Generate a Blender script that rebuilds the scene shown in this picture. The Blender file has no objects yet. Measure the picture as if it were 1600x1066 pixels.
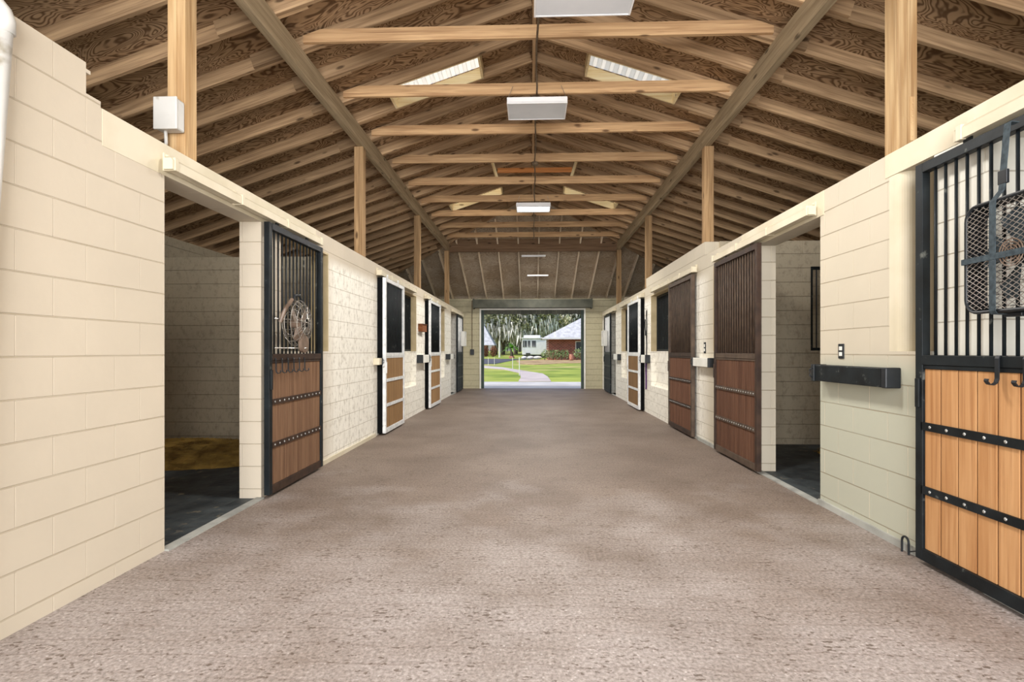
import bpy, bmesh, math, random
from mathutils import Vector, Matrix, Euler
random.seed(7)
PI = math.pi
SC = bpy.context.scene
COL = SC.collection

# ------------------------------------------------------------------ camera, sky, sun, exposure
F_PX = 840.0
H = 1.33
YAW = math.atan(30.5 / F_PX)
UVP, VVP = 830.5, 549.0
cam_d = bpy.data.cameras.new('camera')
cam = bpy.data.objects.new('camera', cam_d)
COL.objects.link(cam)
cam.location = (0, 0, H)
cam.rotation_euler = (PI / 2, 0, YAW)
cam_d.sensor_width = 36
cam_d.lens = F_PX / 1600 * 36
cam_d.shift_y = 0.01
cam_d.clip_end = 2000
SC.camera = cam
vs = SC.view_settings
vs.view_transform = 'Standard'
vs.look = 'None'
vs.gamma = 1
vs.use_curve_mapping = False
vs.exposure = 0.55

world = bpy.data.worlds.new('world')
SC.world = world
world.use_nodes = True
wn = world.node_tree.nodes
wl = world.node_tree.links
bg = wn['Background']
sky = wn.new('ShaderNodeTexSky')
sky.sky_type = 'NISHITA'
sky.sun_disc = False
sky.sun_elevation = math.radians(52)
sky.sun_rotation = math.radians(250)
sky.dust_density = 2.0
sky.air_density = 0.9
wl.new(sky.outputs[0], bg.inputs[0])
bg.inputs[1].default_value = 0.17

def light(name, kind, loc, energy, color=(1, 1, 1), rot=(0, 0, 0), size=None, size_y=None):
    d = bpy.data.lights.new(name, kind)
    d.energy = energy
    d.color = color
    if kind == 'AREA':
        d.shape = 'RECTANGLE'
        d.size = size
        d.size_y = size_y
    o = bpy.data.objects.new(name, d)
    o.location = loc
    o.rotation_euler = rot
    COL.objects.link(o)
    return o

sun = light('sun', 'SUN', (-30, -10, 40), 1.9, (1, 0.95, 0.86))
sun.data.angle = math.radians(1.0)
sdir = Vector((0.80, 0.42, -1.25))
sun.rotation_euler = sdir.to_track_quat('-Z', 'Y').to_euler()
# added fill light, in place of daylight through the open near end
day_fill = light('front_daylight_fill', 'AREA', (0.03, -4.2, 2.4), 830, (1, 0.99, 0.985), (PI / 2, 0, 0), 5.6, 4.2)

# ------------------------------------------------------------------ materials
def _nodes(name, rough=0.8, metal=0.0, spec=0.3):
    m = bpy.data.materials.new(name)
    m.use_nodes = True
    nt = m.node_tree
    b = nt.nodes['Principled BSDF']
    b.inputs['Roughness'].default_value = rough
    b.inputs['Metallic'].default_value = metal
    b.inputs['Specular IOR Level'].default_value = spec
    return m, nt, b

def srgb(r, g, b):
    f = lambda c: (c / 255) / 12.92 if c <= 10 else (((c / 255) + 0.055) / 1.055) ** 2.4
    return (f(r), f(g), f(b), 1)

def noisy(name, c1, c2, scale=6, rough=0.8, bump=0.0, stretch=(1, 1, 1), metal=0.0, detail=6, lo=0.35, hi=0.65,
          bscale=None, rand=True, spec=0.3, world_co=False, dirt=None, dscale=3, dlo=0.62, dhi=0.72):
    m, nt, b = _nodes(name, rough, metal, spec)
    N, L = nt.nodes, nt.links
    if world_co:
        co = N.new('ShaderNodeNewGeometry').outputs['Position']
    else:
        co = N.new('ShaderNodeTexCoord').outputs['Object']
    if rand:
        oi = N.new('ShaderNodeObjectInfo')
        mu = N.new('ShaderNodeMath'); mu.operation = 'MULTIPLY'; mu.inputs[1].default_value = 37.0
        L.new(oi.outputs['Random'], mu.inputs[0])
        ad = N.new('ShaderNodeVectorMath'); ad.operation = 'ADD'
        L.new(co, ad.inputs[0]); L.new(mu.outputs[0], ad.inputs[1])
        co = ad.outputs[0]
    mp = N.new('ShaderNodeMapping'); mp.inputs['Scale'].default_value = stretch
    L.new(co, mp.inputs['Vector'])
    n = N.new('ShaderNodeTexNoise'); n.inputs['Scale'].default_value = scale; n.inputs['Detail'].default_value = detail
    L.new(mp.outputs[0], n.inputs['Vector'])
    r = N.new('ShaderNodeValToRGB')
    r.color_ramp.elements[0].position = lo; r.color_ramp.elements[1].position = hi
    r.color_ramp.elements[0].color = c1; r.color_ramp.elements[1].color = c2
    L.new(n.outputs['Fac'], r.inputs[0])
    out = r.outputs[0]
    if dirt:
        n3 = N.new('ShaderNodeTexNoise'); n3.inputs['Scale'].default_value = dscale; n3.inputs['Detail'].default_value = 8
        L.new(mp.outputs[0], n3.inputs['Vector'])
        mr = N.new('ShaderNodeMapRange'); mr.inputs[1].default_value = dlo; mr.inputs[2].default_value = dhi
        L.new(n3.outputs['Fac'], mr.inputs[0])
        mx = N.new('ShaderNodeMixRGB'); mx.inputs[2].default_value = dirt
        L.new(mr.outputs[0], mx.inputs[0]); L.new(out, mx.inputs[1])
        out = mx.outputs[0]
    L.new(out, b.inputs['Base Color'])
    if bump:
        n2 = N.new('ShaderNodeTexNoise'); n2.inputs['Scale'].default_value = bscale or scale * 3; n2.inputs['Detail'].default_value = 6
        L.new(mp.outputs[0], n2.inputs['Vector'])
        bp = N.new('ShaderNodeBump'); bp.inputs['Strength'].default_value = bump; bp.inputs['Distance'].default_value = 0.02
        L.new(n2.outputs['Fac'], bp.inputs['Height']); L.new(bp.outputs[0], b.inputs['Normal'])
    return m

def wood(name, c1, c2, dark, axis='X', rough=0.8, ring=5.0, knots=True, gs=1.0, tint=0.0):
    """grain running along one object axis, with knots"""
    m, nt, b = _nodes(name, rough, 0, 0.2)
    N, L = nt.nodes, nt.links
    tc = N.new('ShaderNodeTexCoord')
    oi = N.new('ShaderNodeObjectInfo')
    mu = N.new('ShaderNodeMath'); mu.operation = 'MULTIPLY'; mu.inputs[1].default_value = 53.0
    L.new(oi.outputs['Random'], mu.inputs[0])
    ad = N.new('ShaderNodeVectorMath'); ad.operation = 'ADD'
    L.new(tc.outputs['Object'], ad.inputs[0]); L.new(mu.outputs[0], ad.inputs[1])
    mp = N.new('ShaderNodeMapping')
    s = [14 * gs, 14 * gs, 14 * gs]; s['XYZ'.index(axis)] = 0.9 * gs
    mp.inputs['Scale'].default_value = s
    L.new(ad.outputs[0], mp.inputs['Vector'])
    n = N.new('ShaderNodeTexNoise'); n.inputs['Scale'].default_value = 1.4; n.inputs['Detail'].default_value = 7
    n.inputs['Distortion'].default_value = 0.7
    L.new(mp.outputs[0], n.inputs['Vector'])
    r = N.new('ShaderNodeValToRGB')
    r.color_ramp.elements[0].position = 0.3; r.color_ramp.elements[1].position = 0.7
    r.color_ramp.elements[0].color = c1; r.color_ramp.elements[1].color = c2
    L.new(n.outputs['Fac'], r.inputs[0])
    # fine streaks
    mp2 = N.new('ShaderNodeMapping')
    s2 = [60 * gs, 60 * gs, 60 * gs]; s2['XYZ'.index(axis)] = 1.5 * gs
    mp2.inputs['Scale'].default_value = s2
    L.new(ad.outputs[0], mp2.inputs['Vector'])
    n2 = N.new('ShaderNodeTexNoise'); n2.inputs['Scale'].default_value = 1.0; n2.inputs['Detail'].default_value = 4
    L.new(mp2.outputs[0], n2.inputs['Vector'])
    mr = N.new('ShaderNodeMapRange'); mr.inputs[1].default_value = 0.48; mr.inputs[2].default_value = 0.72
    mr.inputs[4].default_value = 0.55
    L.new(n2.outputs['Fac'], mr.inputs[0])
    mx = N.new('ShaderNodeMixRGB'); mx.inputs[2].default_value = dark
    L.new(mr.outputs[0], mx.inputs[0]); L.new(r.outputs[0], mx.inputs[1])
    out = mx.outputs[0]
    if knots:
        v = N.new('ShaderNodeTexVoronoi'); v.inputs['Scale'].default_value = 1.0
        mp3 = N.new('ShaderNodeMapping')
        s3 = [6.5, 6.5, 6.5]; s3['XYZ'.index(axis)] = 2.2
        mp3.inputs['Scale'].default_value = s3
        L.new(ad.outputs[0], mp3.inputs['Vector']); L.new(mp3.outputs[0], v.inputs['Vector'])
        mr2 = N.new('ShaderNodeMapRange'); mr2.inputs[1].default_value = 0.16; mr2.inputs[2].default_value = 0.08
        mr2.inputs[3].default_value = 0; mr2.inputs[4].default_value = 0.8
        L.new(v.outputs['Distance'], mr2.inputs[0])
        mx2 = N.new('ShaderNodeMixRGB'); mx2.inputs[2].default_value = tuple(c * 0.35 for c in dark[:3]) + (1,)
        L.new(mr2.outputs[0], mx2.inputs[0]); L.new(out, mx2.inputs[1])
        out = mx2.outputs[0]
    # board to board tone
    hs = N.new('ShaderNodeHueSaturation')
    mr3 = N.new('ShaderNodeMapRange'); mr3.inputs[3].default_value = 0.78; mr3.inputs[4].default_value = 1.2
    L.new(oi.outputs['Random'], mr3.inputs[0]); L.new(mr3.outputs[0], hs.inputs['Value'])
    L.new(out, hs.inputs['Color'])
    L.new(hs.outputs[0], b.inputs['Base Color'])
    bp = N.new('ShaderNodeBump'); bp.inputs['Strength'].default_value = 0.35; bp.inputs['Distance'].default_value = 0.004
    L.new(n2.outputs['Fac'], bp.inputs['Height']); L.new(bp.outputs[0], b.inputs['Normal'])
    return m

def plywood(name, ca, cb_):
    m, nt, b = _nodes(name, 0.9, 0, 0.1)
    N, L = nt.nodes, nt.links
    tc = N.new('ShaderNodeNewGeometry')
    mp = N.new('ShaderNodeMapping'); mp.inputs['Scale'].default_value = (1.3, 3.2, 1.3)
    L.new(tc.outputs['Position'], mp.inputs['Vector'])
    n = N.new('ShaderNodeTexNoise'); n.inputs['Scale'].default_value = 1.2; n.inputs['Detail'].default_value = 2.2
    n.inputs['Distortion'].default_value = 1.1
    L.new(mp.outputs[0], n.inputs['Vector'])
    mu = N.new('ShaderNodeMath'); mu.operation = 'MULTIPLY'; mu.inputs[1].default_value = 105
    L.new(n.outputs['Fac'], mu.inputs[0])
    si = N.new('ShaderNodeMath'); si.operation = 'SINE'; L.new(mu.outputs[0], si.inputs[0])
    r = N.new('ShaderNodeValToRGB')
    r.color_ramp.elements[0].position = 0.0; r.color_ramp.elements[1].position = 0.75
    r.color_ramp.elements[0].color = ca; r.color_ramp.elements[1].color = cb_
    mr = N.new('ShaderNodeMapRange'); mr.inputs[1].default_value = -1; mr.inputs[2].default_value = 1
    L.new(si.outputs[0], mr.inputs[0]); L.new(mr.outputs[0], r.inputs[0])
    n2 = N.new('ShaderNodeTexNoise'); n2.inputs['Scale'].default_value = 0.9; n2.inputs['Detail'].default_value = 5
    L.new(tc.outputs['Position'], n2.inputs['Vector'])
    mr2 = N.new('ShaderNodeMapRange'); mr2.inputs[1].default_value = 0.35; mr2.inputs[2].default_value = 0.65
    L.new(n2.outputs['Fac'], mr2.inputs[0])
    mx = N.new('ShaderNodeMixRGB'); mx.blend_type = 'MULTIPLY'
    mx.inputs[2].default_value = (0.72, 0.66, 0.58, 1)
    L.new(mr2.outputs[0], mx.inputs[0]); L.new(r.outputs[0], mx.inputs[1])
    L.new(mx.outputs[0], b.inputs['Base Color'])
    return m

def blockwall(name, base, joint, soil, lit_from=None, rough=0.62, soil_amt=0.5, joint_d=0.6, grey_low=False):
    m, nt, b = _nodes(name, rough, 0, 0.35)
    N, L = nt.nodes, nt.links
    g = N.new('ShaderNodeNewGeometry')
    sp = N.new('ShaderNodeSeparateXYZ'); L.new(g.outputs['Position'], sp.inputs[0])
    sn = N.new('ShaderNodeSeparateXYZ'); L.new(g.outputs['True Normal'], sn.inputs[0])
    ab = N.new('ShaderNodeMath'); ab.operation = 'ABSOLUTE'; L.new(sn.outputs['Y'], ab.inputs[0])
    gt = N.new('ShaderNodeMath'); gt.operation = 'GREATER_THAN'; gt.inputs[1].default_value = 0.6
    L.new(ab.outputs[0], gt.inputs[0])
    mixu = N.new('ShaderNodeMix'); mixu.data_type = 'FLOAT'
    L.new(gt.outputs[0], mixu.inputs[0]); L.new(sp.outputs['Y'], mixu.inputs[2]); L.new(sp.outputs['X'], mixu.inputs[3])
    zz = N.new('ShaderNodeMath'); zz.operation = 'ADD'; zz.inputs[1].default_value = 0.118 + 2.03
    L.new(sp.outputs['Z'], zz.inputs[0])
    uu = N.new('ShaderNodeMath'); uu.operation = 'ADD'; uu.inputs[1].default_value = 20.28
    L.new(mixu.outputs[0], uu.inputs[0])
    cb = N.new('ShaderNodeCombineXYZ'); L.new(uu.outputs[0], cb.inputs[0]); L.new(zz.outputs[0], cb.inputs[1])
    br = N.new('ShaderNodeTexBrick')
    br.inputs['Scale'].default_value = 1.0
    br.inputs['Brick Width'].default_value = 0.406
    br.inputs['Row Height'].default_value = 0.203
    br.inputs['Mortar Size'].default_value = 0.0042
    br.inputs['Mortar Smooth'].default_value = 0.35
    br.inputs['Bias'].default_value = 0
    br.inputs['Color1'].default_value = (1, 1, 1, 1)
    br.inputs['Color2'].default_value = (0.93, 0.93, 0.93, 1)
    br.inputs['Mortar'].default_value = (0.0, 0.0, 0.0, 1)
    L.new(cb.outputs[0], br.inputs['Vector'])
    # base colour with slow variation
    n = N.new('ShaderNodeTexNoise'); n.inputs['Scale'].default_value = 1.3; n.inputs['Detail'].default_value = 5
    L.new(g.outputs['Position'], n.inputs['Vector'])
    r = N.new('ShaderNodeValToRGB')
    r.color_ramp.elements[0].position = 0.35; r.color_ramp.elements[1].position = 0.65
    r.color_ramp.elements[0].color = tuple(c * 0.93 for c in base[:3]) + (1,)
    r.color_ramp.elements[1].color = base
    L.new(n.outputs['Fac'], r.inputs[0])
    col = r.outputs[0]
    # worn and scuffed paint, more of it in the deeper part of the aisle
    n2 = N.new('ShaderNodeTexNoise'); n2.inputs['Scale'].default_value = 9.0; n2.inputs['Detail'].default_value = 10
    n2.inputs['Roughness'].default_value = 0.8
    mps = N.new('ShaderNodeMapping'); mps.inputs['Scale'].default_value = (1.6, 1.6, 1.1)
    L.new(g.outputs['Position'], mps.inputs['Vector']); L.new(mps.outputs[0], n2.inputs['Vector'])
    mr = N.new('ShaderNodeMapRange'); mr.inputs[1].default_value = 0.50; mr.inputs[2].default_value = 0.70
    mr.inputs[4].default_value = soil_amt
    L.new(n2.outputs['Fac'], mr.inputs[0])
    fac = mr.outputs[0]
    if lit_from is not None:
        yr = N.new('ShaderNodeMapRange'); yr.inputs[1].default_value = lit_from; yr.inputs[2].default_value = lit_from + 0.5
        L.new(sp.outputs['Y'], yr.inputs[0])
        wmx = N.new('ShaderNodeMixRGB'); wmx.inputs[2].default_value = srgb(246, 242, 230)  # brighter light on the deeper wall mixed into its colour as white
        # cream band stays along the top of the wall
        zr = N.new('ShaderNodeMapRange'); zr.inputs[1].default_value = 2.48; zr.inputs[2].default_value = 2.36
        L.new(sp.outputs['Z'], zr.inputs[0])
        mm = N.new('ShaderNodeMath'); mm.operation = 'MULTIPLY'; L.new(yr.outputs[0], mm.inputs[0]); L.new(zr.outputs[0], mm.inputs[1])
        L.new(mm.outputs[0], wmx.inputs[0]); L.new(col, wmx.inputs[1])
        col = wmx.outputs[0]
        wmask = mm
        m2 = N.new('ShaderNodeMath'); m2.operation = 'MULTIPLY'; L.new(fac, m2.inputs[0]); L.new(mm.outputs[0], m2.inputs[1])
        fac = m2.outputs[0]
    if grey_low:
        a1 = N.new('ShaderNodeMapRange'); a1.inputs[1].default_value = 1.32; a1.inputs[2].default_value = 1.18
        L.new(sp.outputs['Z'], a1.inputs[0])
        a2 = N.new('ShaderNodeMapRange'); a2.inputs[1].default_value = 5.4; a2.inputs[2].default_value = 5.2
        L.new(sp.outputs['Y'], a2.inputs[0])
        a3 = N.new('ShaderNodeMath'); a3.operation = 'MULTIPLY'; L.new(a1.outputs[0], a3.inputs[0]); L.new(a2.outputs[0], a3.inputs[1])
        gm = N.new('ShaderNodeMixRGB'); gm.inputs[2].default_value = srgb(182, 182, 164)
        L.new(a3.outputs[0], gm.inputs[0]); L.new(col, gm.inputs[1]); col = gm.outputs[0]
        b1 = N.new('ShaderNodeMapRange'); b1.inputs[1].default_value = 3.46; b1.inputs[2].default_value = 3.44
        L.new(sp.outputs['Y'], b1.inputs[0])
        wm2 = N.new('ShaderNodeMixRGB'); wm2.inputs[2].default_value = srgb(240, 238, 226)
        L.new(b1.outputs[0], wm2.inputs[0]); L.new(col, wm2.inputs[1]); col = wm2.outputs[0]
    smx = N.new('ShaderNodeMixRGB'); smx.inputs[2].default_value = soil
    L.new(fac, smx.inputs[0]); L.new(col, smx.inputs[1])
    jm = N.new('ShaderNodeMixRGB')
    pp = N.new('ShaderNodeMath'); pp.operation = 'PINGPONG'; pp.inputs[1].default_value = 0.1015; L.new(zz.outputs[0], pp.inputs[0])
    rm = N.new('ShaderNodeMapRange'); rm.inputs[1].default_value = 0.009; rm.inputs[2].default_value = 0.005
    L.new(pp.outputs[0], rm.inputs[0])
    jc = N.new('ShaderNodeMixRGB'); jc.inputs[2].default_value = joint
    jc.inputs[1].default_value = tuple(min(0.95, c * 1.42) for c in base[:3]) + (1,)
    rmo = rm.outputs[0]
    if lit_from is not None:
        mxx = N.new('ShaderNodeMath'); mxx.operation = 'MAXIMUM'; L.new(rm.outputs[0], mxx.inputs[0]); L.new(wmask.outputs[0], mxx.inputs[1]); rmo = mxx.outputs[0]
    L.new(rmo, jc.inputs[0]); L.new(jc.outputs[0], jm.inputs[2])
    jn = N.new('ShaderNodeTexNoise'); jn.inputs['Scale'].default_value = 2.5; jn.inputs['Detail'].default_value = 6
    L.new(g.outputs['Position'], jn.inputs['Vector'])
    jr = N.new('ShaderNodeMapRange'); jr.inputs[1].default_value = 0.38; jr.inputs[2].default_value = 0.62
    jr.inputs[3].default_value = joint_d * 0.5; jr.inputs[4].default_value = joint_d
    L.new(jn.outputs['Fac'], jr.inputs[0])
    jf = N.new('ShaderNodeMath'); jf.operation = 'MULTIPLY'
    L.new(jr.outputs[0], jf.inputs[0]); L.new(br.outputs['Fac'], jf.inputs[1])
    L.new(jf.outputs[0], jm.inputs[0]); L.new(smx.outputs[0], jm.inputs[1])
    L.new(jm.outputs[0], b.inputs['Base Color'])
    bp = N.new('ShaderNodeBump'); bp.invert = True; bp.inputs['Strength'].default_value = 0.8; bp.inputs['Distance'].default_value = 0.016
    L.new(br.outputs['Fac'], bp.inputs['Height'])
    n4 = N.new('ShaderNodeTexNoise'); n4.inputs['Scale'].default_value = 30; n4.inputs['Detail'].default_value = 5
    L.new(g.outputs['Position'], n4.inputs['Vector'])
    bp2 = N.new('ShaderNodeBump'); bp2.inputs['Strength'].default_value = 0.12; bp2.inputs['Distance'].default_value = 0.01
    L.new(n4.outputs['Fac'], bp2.inputs['Height']); L.new(bp.outputs[0], bp2.inputs['Normal'])
    L.new(bp2.outputs[0], b.inputs['Normal'])
    return m

def aisle_floor():
    m, nt, b = _nodes('aisle_rubber', 0.62, 0, 0.4)
    N, L = nt.nodes, nt.links
    g = N.new('ShaderNodeNewGeometry')
    n = N.new('ShaderNodeTexNoise'); n.inputs['Scale'].default_value = 1.1; n.inputs['Detail'].default_value = 6
    L.new(g.outputs['Position'], n.inputs['Vector'])
    r = N.new('ShaderNodeValToRGB')
    r.color_ramp.elements[0].position = 0.34; r.color_ramp.elements[1].position = 0.66
    r.color_ramp.elements[0].color = srgb(118, 103, 91); r.color_ramp.elements[1].color = srgb(137, 122, 110)
    L.new(n.outputs['Fac'], r.inputs[0])
    # pale dust over the first metres, near-end light put into its tone
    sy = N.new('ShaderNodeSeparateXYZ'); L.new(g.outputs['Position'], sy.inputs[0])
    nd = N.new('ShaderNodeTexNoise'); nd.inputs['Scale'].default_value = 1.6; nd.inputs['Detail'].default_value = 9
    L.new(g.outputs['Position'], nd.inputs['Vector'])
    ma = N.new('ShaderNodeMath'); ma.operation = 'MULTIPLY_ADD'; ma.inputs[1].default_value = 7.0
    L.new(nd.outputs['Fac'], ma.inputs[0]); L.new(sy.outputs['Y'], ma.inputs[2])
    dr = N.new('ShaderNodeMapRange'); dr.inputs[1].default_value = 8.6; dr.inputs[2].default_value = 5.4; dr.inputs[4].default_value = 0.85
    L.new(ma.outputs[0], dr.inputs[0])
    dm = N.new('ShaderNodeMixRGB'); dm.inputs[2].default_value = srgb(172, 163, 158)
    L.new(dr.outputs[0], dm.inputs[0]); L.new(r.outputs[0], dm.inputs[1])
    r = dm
    # fine grit
    n5 = N.new('ShaderNodeTexNoise'); n5.inputs['Scale'].default_value = 55; n5.inputs['Detail'].default_value = 5
    n5.inputs['Roughness'].default_value = 0.7
    L.new(g.outputs['Position'], n5.inputs['Vector'])
    r5 = N.new('ShaderNodeValToRGB')
    r5.color_ramp.elements[0].position = 0.33; r5.color_ramp.elements[1].position = 0.68
    r5.color_ramp.elements[0].color = (0.5, 0.48, 0.45, 1); r5.color_ramp.elements[1].color = (1.3, 1.3, 1.32, 1)
    L.new(n5.outputs['Fac'], r5.inputs[0])
    mx = N.new('ShaderNodeMixRGB'); mx.blend_type = 'MULTIPLY'; mx.inputs[0].default_value = 1
    L.new(r.outputs[0], mx.inputs[1]); L.new(r5.outputs[0], mx.inputs[2])
    # pressed dents in loose rows across the aisle
    mp = N.new('ShaderNodeMapping'); mp.inputs['Scale'].default_value = (0.6, 1.45, 1); mp.inputs['Rotation'].default_value = (0, 0, 0.06)
    L.new(g.outputs['Position'], mp.inputs['Vector'])
    v = N.new('ShaderNodeTexVoronoi'); v.inputs['Scale'].default_value = 27; v.inputs['Randomness'].default_value = 0.85
    vd = N.new('ShaderNodeTexNoise'); vd.inputs['Scale'].default_value = 38; vd.inputs['Detail'].default_value = 3; L.new(g.outputs['Position'], vd.inputs['Vector'])
    va = N.new('ShaderNodeMixRGB'); va.blend_type = 'ADD'; va.inputs[0].default_value = 0.05
    L.new(mp.outputs[0], va.inputs[1]); L.new(vd.outputs['Color'], va.inputs[2]); L.new(va.outputs[0], v.inputs['Vector'])
    n6 = N.new('ShaderNodeTexNoise'); n6.inputs['Scale'].default_value = 5; n6.inputs['Detail'].default_value = 3
    L.new(g.outputs['Position'], n6.inputs['Vector'])
    th = N.new('ShaderNodeMapRange'); th.inputs[1].default_value = 0.3; th.inputs[2].default_value = 0.7
    th.inputs[3].default_value = 0.10; th.inputs[4].default_value = 0.38
    L.new(n6.outputs['Fac'], th.inputs[0])
    sb = N.new('ShaderNodeMath'); sb.operation = 'SUBTRACT'; L.new(th.outputs[0], sb.inputs[0]); L.new(v.outputs['Distance'], sb.inputs[1])
    sr = N.new('ShaderNodeMapRange'); sr.inputs[1].default_value = 0; sr.inputs[2].default_value = 0.1; sr.inputs[4].default_value = 0.75
    L.new(sb.outputs[0], sr.inputs[0])
    mx2 = N.new('ShaderNodeMixRGB'); mx2.inputs[2].default_value = srgb(78, 60, 46)
    L.new(sr.outputs[0], mx2.inputs[0]); L.new(mx.outputs[0], mx2.inputs[1])
    # pale flecks of grit and straw
    vf = N.new('ShaderNodeTexVoronoi'); vf.inputs['Scale'].default_value = 23; L.new(g.outputs['Position'], vf.inputs['Vector'])
    fr_ = N.new('ShaderNodeMapRange'); fr_.inputs[1].default_value = 0.15; fr_.inputs[2].default_value = 0.09; fr_.inputs[4].default_value = 0.7
    L.new(vf.outputs['Distance'], fr_.inputs[0])
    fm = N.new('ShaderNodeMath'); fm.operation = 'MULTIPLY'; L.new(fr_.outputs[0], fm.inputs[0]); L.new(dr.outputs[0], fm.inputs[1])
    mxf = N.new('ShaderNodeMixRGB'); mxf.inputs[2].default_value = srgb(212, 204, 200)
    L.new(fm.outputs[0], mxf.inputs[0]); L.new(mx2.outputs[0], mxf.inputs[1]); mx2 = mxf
    # paver rows
    sp = N.new('ShaderNodeSeparateXYZ'); L.new(g.outputs['Position'], sp.inputs[0])
    br = N.new('ShaderNodeTexBrick'); br.inputs['Scale'].default_value = 1
    br.inputs['Brick Width'].default_value = 60; br.inputs['Row Height'].default_value = 0.13
    br.inputs['Mortar Size'].default_value = 0.012; br.inputs['Mortar Smooth'].default_value = 1.0
    rw = N.new('ShaderNodeTexNoise'); rw.inputs['Scale'].default_value = 2.2; rw.inputs['Detail'].default_value = 4; L.new(g.outputs['Position'], rw.inputs['Vector'])
    rwa = N.new('ShaderNodeMixRGB'); rwa.blend_type = 'ADD'; rwa.inputs[0].default_value = 0.12
    L.new(g.outputs['Position'], rwa.inputs[1]); L.new(rw.outputs['Color'], rwa.inputs[2])
    L.new(rwa.outputs[0], br.inputs['Vector'])
    jr = N.new('ShaderNodeMath'); jr.operation = 'MULTIPLY'; jr.inputs[1].default_value = 0.22
    L.new(br.outputs['Fac'], jr.inputs[0])
    mx3 = N.new('ShaderNodeMixRGB'); mx3.inputs[2].default_value = srgb(92, 72, 58)
    L.new(jr.outputs[0], mx3.inputs[0]); L.new(mx2.outputs[0], mx3.inputs[1])
    L.new(mx3.outputs[0], b.inputs['Base Color'])
    bp = N.new('ShaderNodeBump'); bp.inputs['Strength'].default_value = 0.35; bp.inputs['Distance'].default_value = 0.01
    L.new(n5.outputs['Fac'], bp.inputs['Height'])
    bq = N.new('ShaderNodeBump'); bq.invert = True; bq.inputs['Strength'].default_value = 0.15; bq.inputs['Distance'].default_value = 0.004
    L.new(br.outputs['Fac'], bq.inputs['Height']); L.new(bp.outputs[0], bq.inputs['Normal'])
    L.new(bq.outputs[0], b.inputs['Normal'])
    return m

def brick_mat():
    m, nt, b = _nodes('red_brick', 0.9)
    N, L = nt.nodes, nt.links
    tc = N.new('ShaderNodeTexCoord')
    sp = N.new('ShaderNodeSeparateXYZ'); L.new(tc.outputs['Object'], sp.inputs[0])
    cb = N.new('ShaderNodeCombineXYZ'); L.new(sp.outputs['X'], cb.inputs[0]); L.new(sp.outputs['Z'], cb.inputs[1])
    br = N.new('ShaderNodeTexBrick'); br.inputs['Scale'].default_value = 1
    br.inputs['Brick Width'].default_value = 0.5; br.inputs['Row Height'].default_value = 0.2; br.inputs['Mortar Size'].default_value = 0.02
    br.inputs['Color1'].default_value = srgb(150, 84, 66); br.inputs['Color2'].default_value = srgb(112, 58, 46)
    br.inputs['Mortar'].default_value = srgb(168, 140, 122)
    L.new(cb.outputs[0], br.inputs['Vector']); L.new(br.outputs['Color'], b.inputs['Base Color'])
    return m

def glass_mat(name, col=(0.03, 0.04, 0.05, 1)):
    m, nt, b = _nodes(name, 0.08, 0, 0.6)
    b.inputs['Base Color'].default_value = col
    return m

def translucent(name, col):
    m = bpy.data.materials.new(name); m.use_nodes = True
    nt = m.node_tree; N, L = nt.nodes, nt.links
    for n in list(N):
        if n.type == 'BSDF_PRINCIPLED': N.remove(n)
    t = N.new('ShaderNodeBsdfTranslucent'); t.inputs[0].default_value = col
    d = N.new('ShaderNodeBsdfDiffuse'); d.inputs[0].default_value = col
    mx = N.new('ShaderNodeMixShader'); mx.inputs[0].default_value = 0.25
    L.new(t.outputs[0], mx.inputs[1]); L.new(d.outputs[0], mx.inputs[2])
    L.new(mx.outputs[0], N['Material Output'].inputs[0])
    return m

def emit(name, col, strength):
    m, nt, b = _nodes(name, 0.4)
    b.inputs['Base Color'].default_value = (0.8, 0.8, 0.8, 1)
    b.inputs['Emission Color'].default_value = col
    b.inputs['Emission Strength'].default_value = strength
    return m

CREAM = srgb(206, 194, 174)
MT = {}
MT['wall'] = blockwall('painted_block', CREAM, srgb(168, 150, 118), srgb(140, 128, 104), lit_from=6.1, soil_amt=0.8, joint_d=0.5)
MT['wallR'] = blockwall('painted_block_right', srgb(202, 192, 172), srgb(150, 134, 108), srgb(132, 118, 92), lit_from=7.6, soil_amt=0.75, joint_d=0.75, grey_low=True)
MT['stallwall'] = blockwall('stall_block', srgb(186, 174, 150), srgb(96, 84, 66), srgb(112, 96, 78), soil_amt=0.6)
MT['backwall'] = blockwall('end_block', srgb(186, 178, 148), srgb(96, 90, 72), srgb(112, 104, 84), soil_amt=0.35, joint_d=0.9)
MT['cream'] = noisy('cream_paint', srgb(206, 195, 168), srgb(218, 208, 184), 3, 0.5, 0.08, spec=0.4)
MT['shaded_jamb'] = noisy('shaded_jamb_cream', srgb(186, 168, 130), srgb(204, 186, 148), 5, 0.6, 0.1)
MT['white_paint'] = noisy('white_paint', srgb(226, 224, 214), srgb(242, 240, 232), 4, 0.45, 0.05)
MT['pvc'] = noisy('white_pvc', srgb(186, 184, 178), srgb(208, 206, 200), 2, 0.4, dirt=srgb(150, 142, 124), dscale=9, dlo=0.6, dhi=0.75)
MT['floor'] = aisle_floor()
MT['mat'] = noisy('rubber_mat', srgb(44, 50, 54), srgb(72, 78, 80), 5, 0.6, 0.35, dirt=srgb(120, 112, 96), dscale=9, world_co=True)
MT['concrete'] = noisy('grey_concrete', srgb(142, 142, 136), srgb(176, 176, 168), 4, 0.9, 0.2, world_co=True)
MT['apron'] = noisy('pale_concrete', srgb(176, 174, 176), srgb(200, 198, 198), 1, 0.9, 0.1, world_co=True)
MT['rafter'] = wood('old_rafter_wood', srgb(150, 122, 92), srgb(202, 170, 132), srgb(112, 84, 60))
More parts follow.
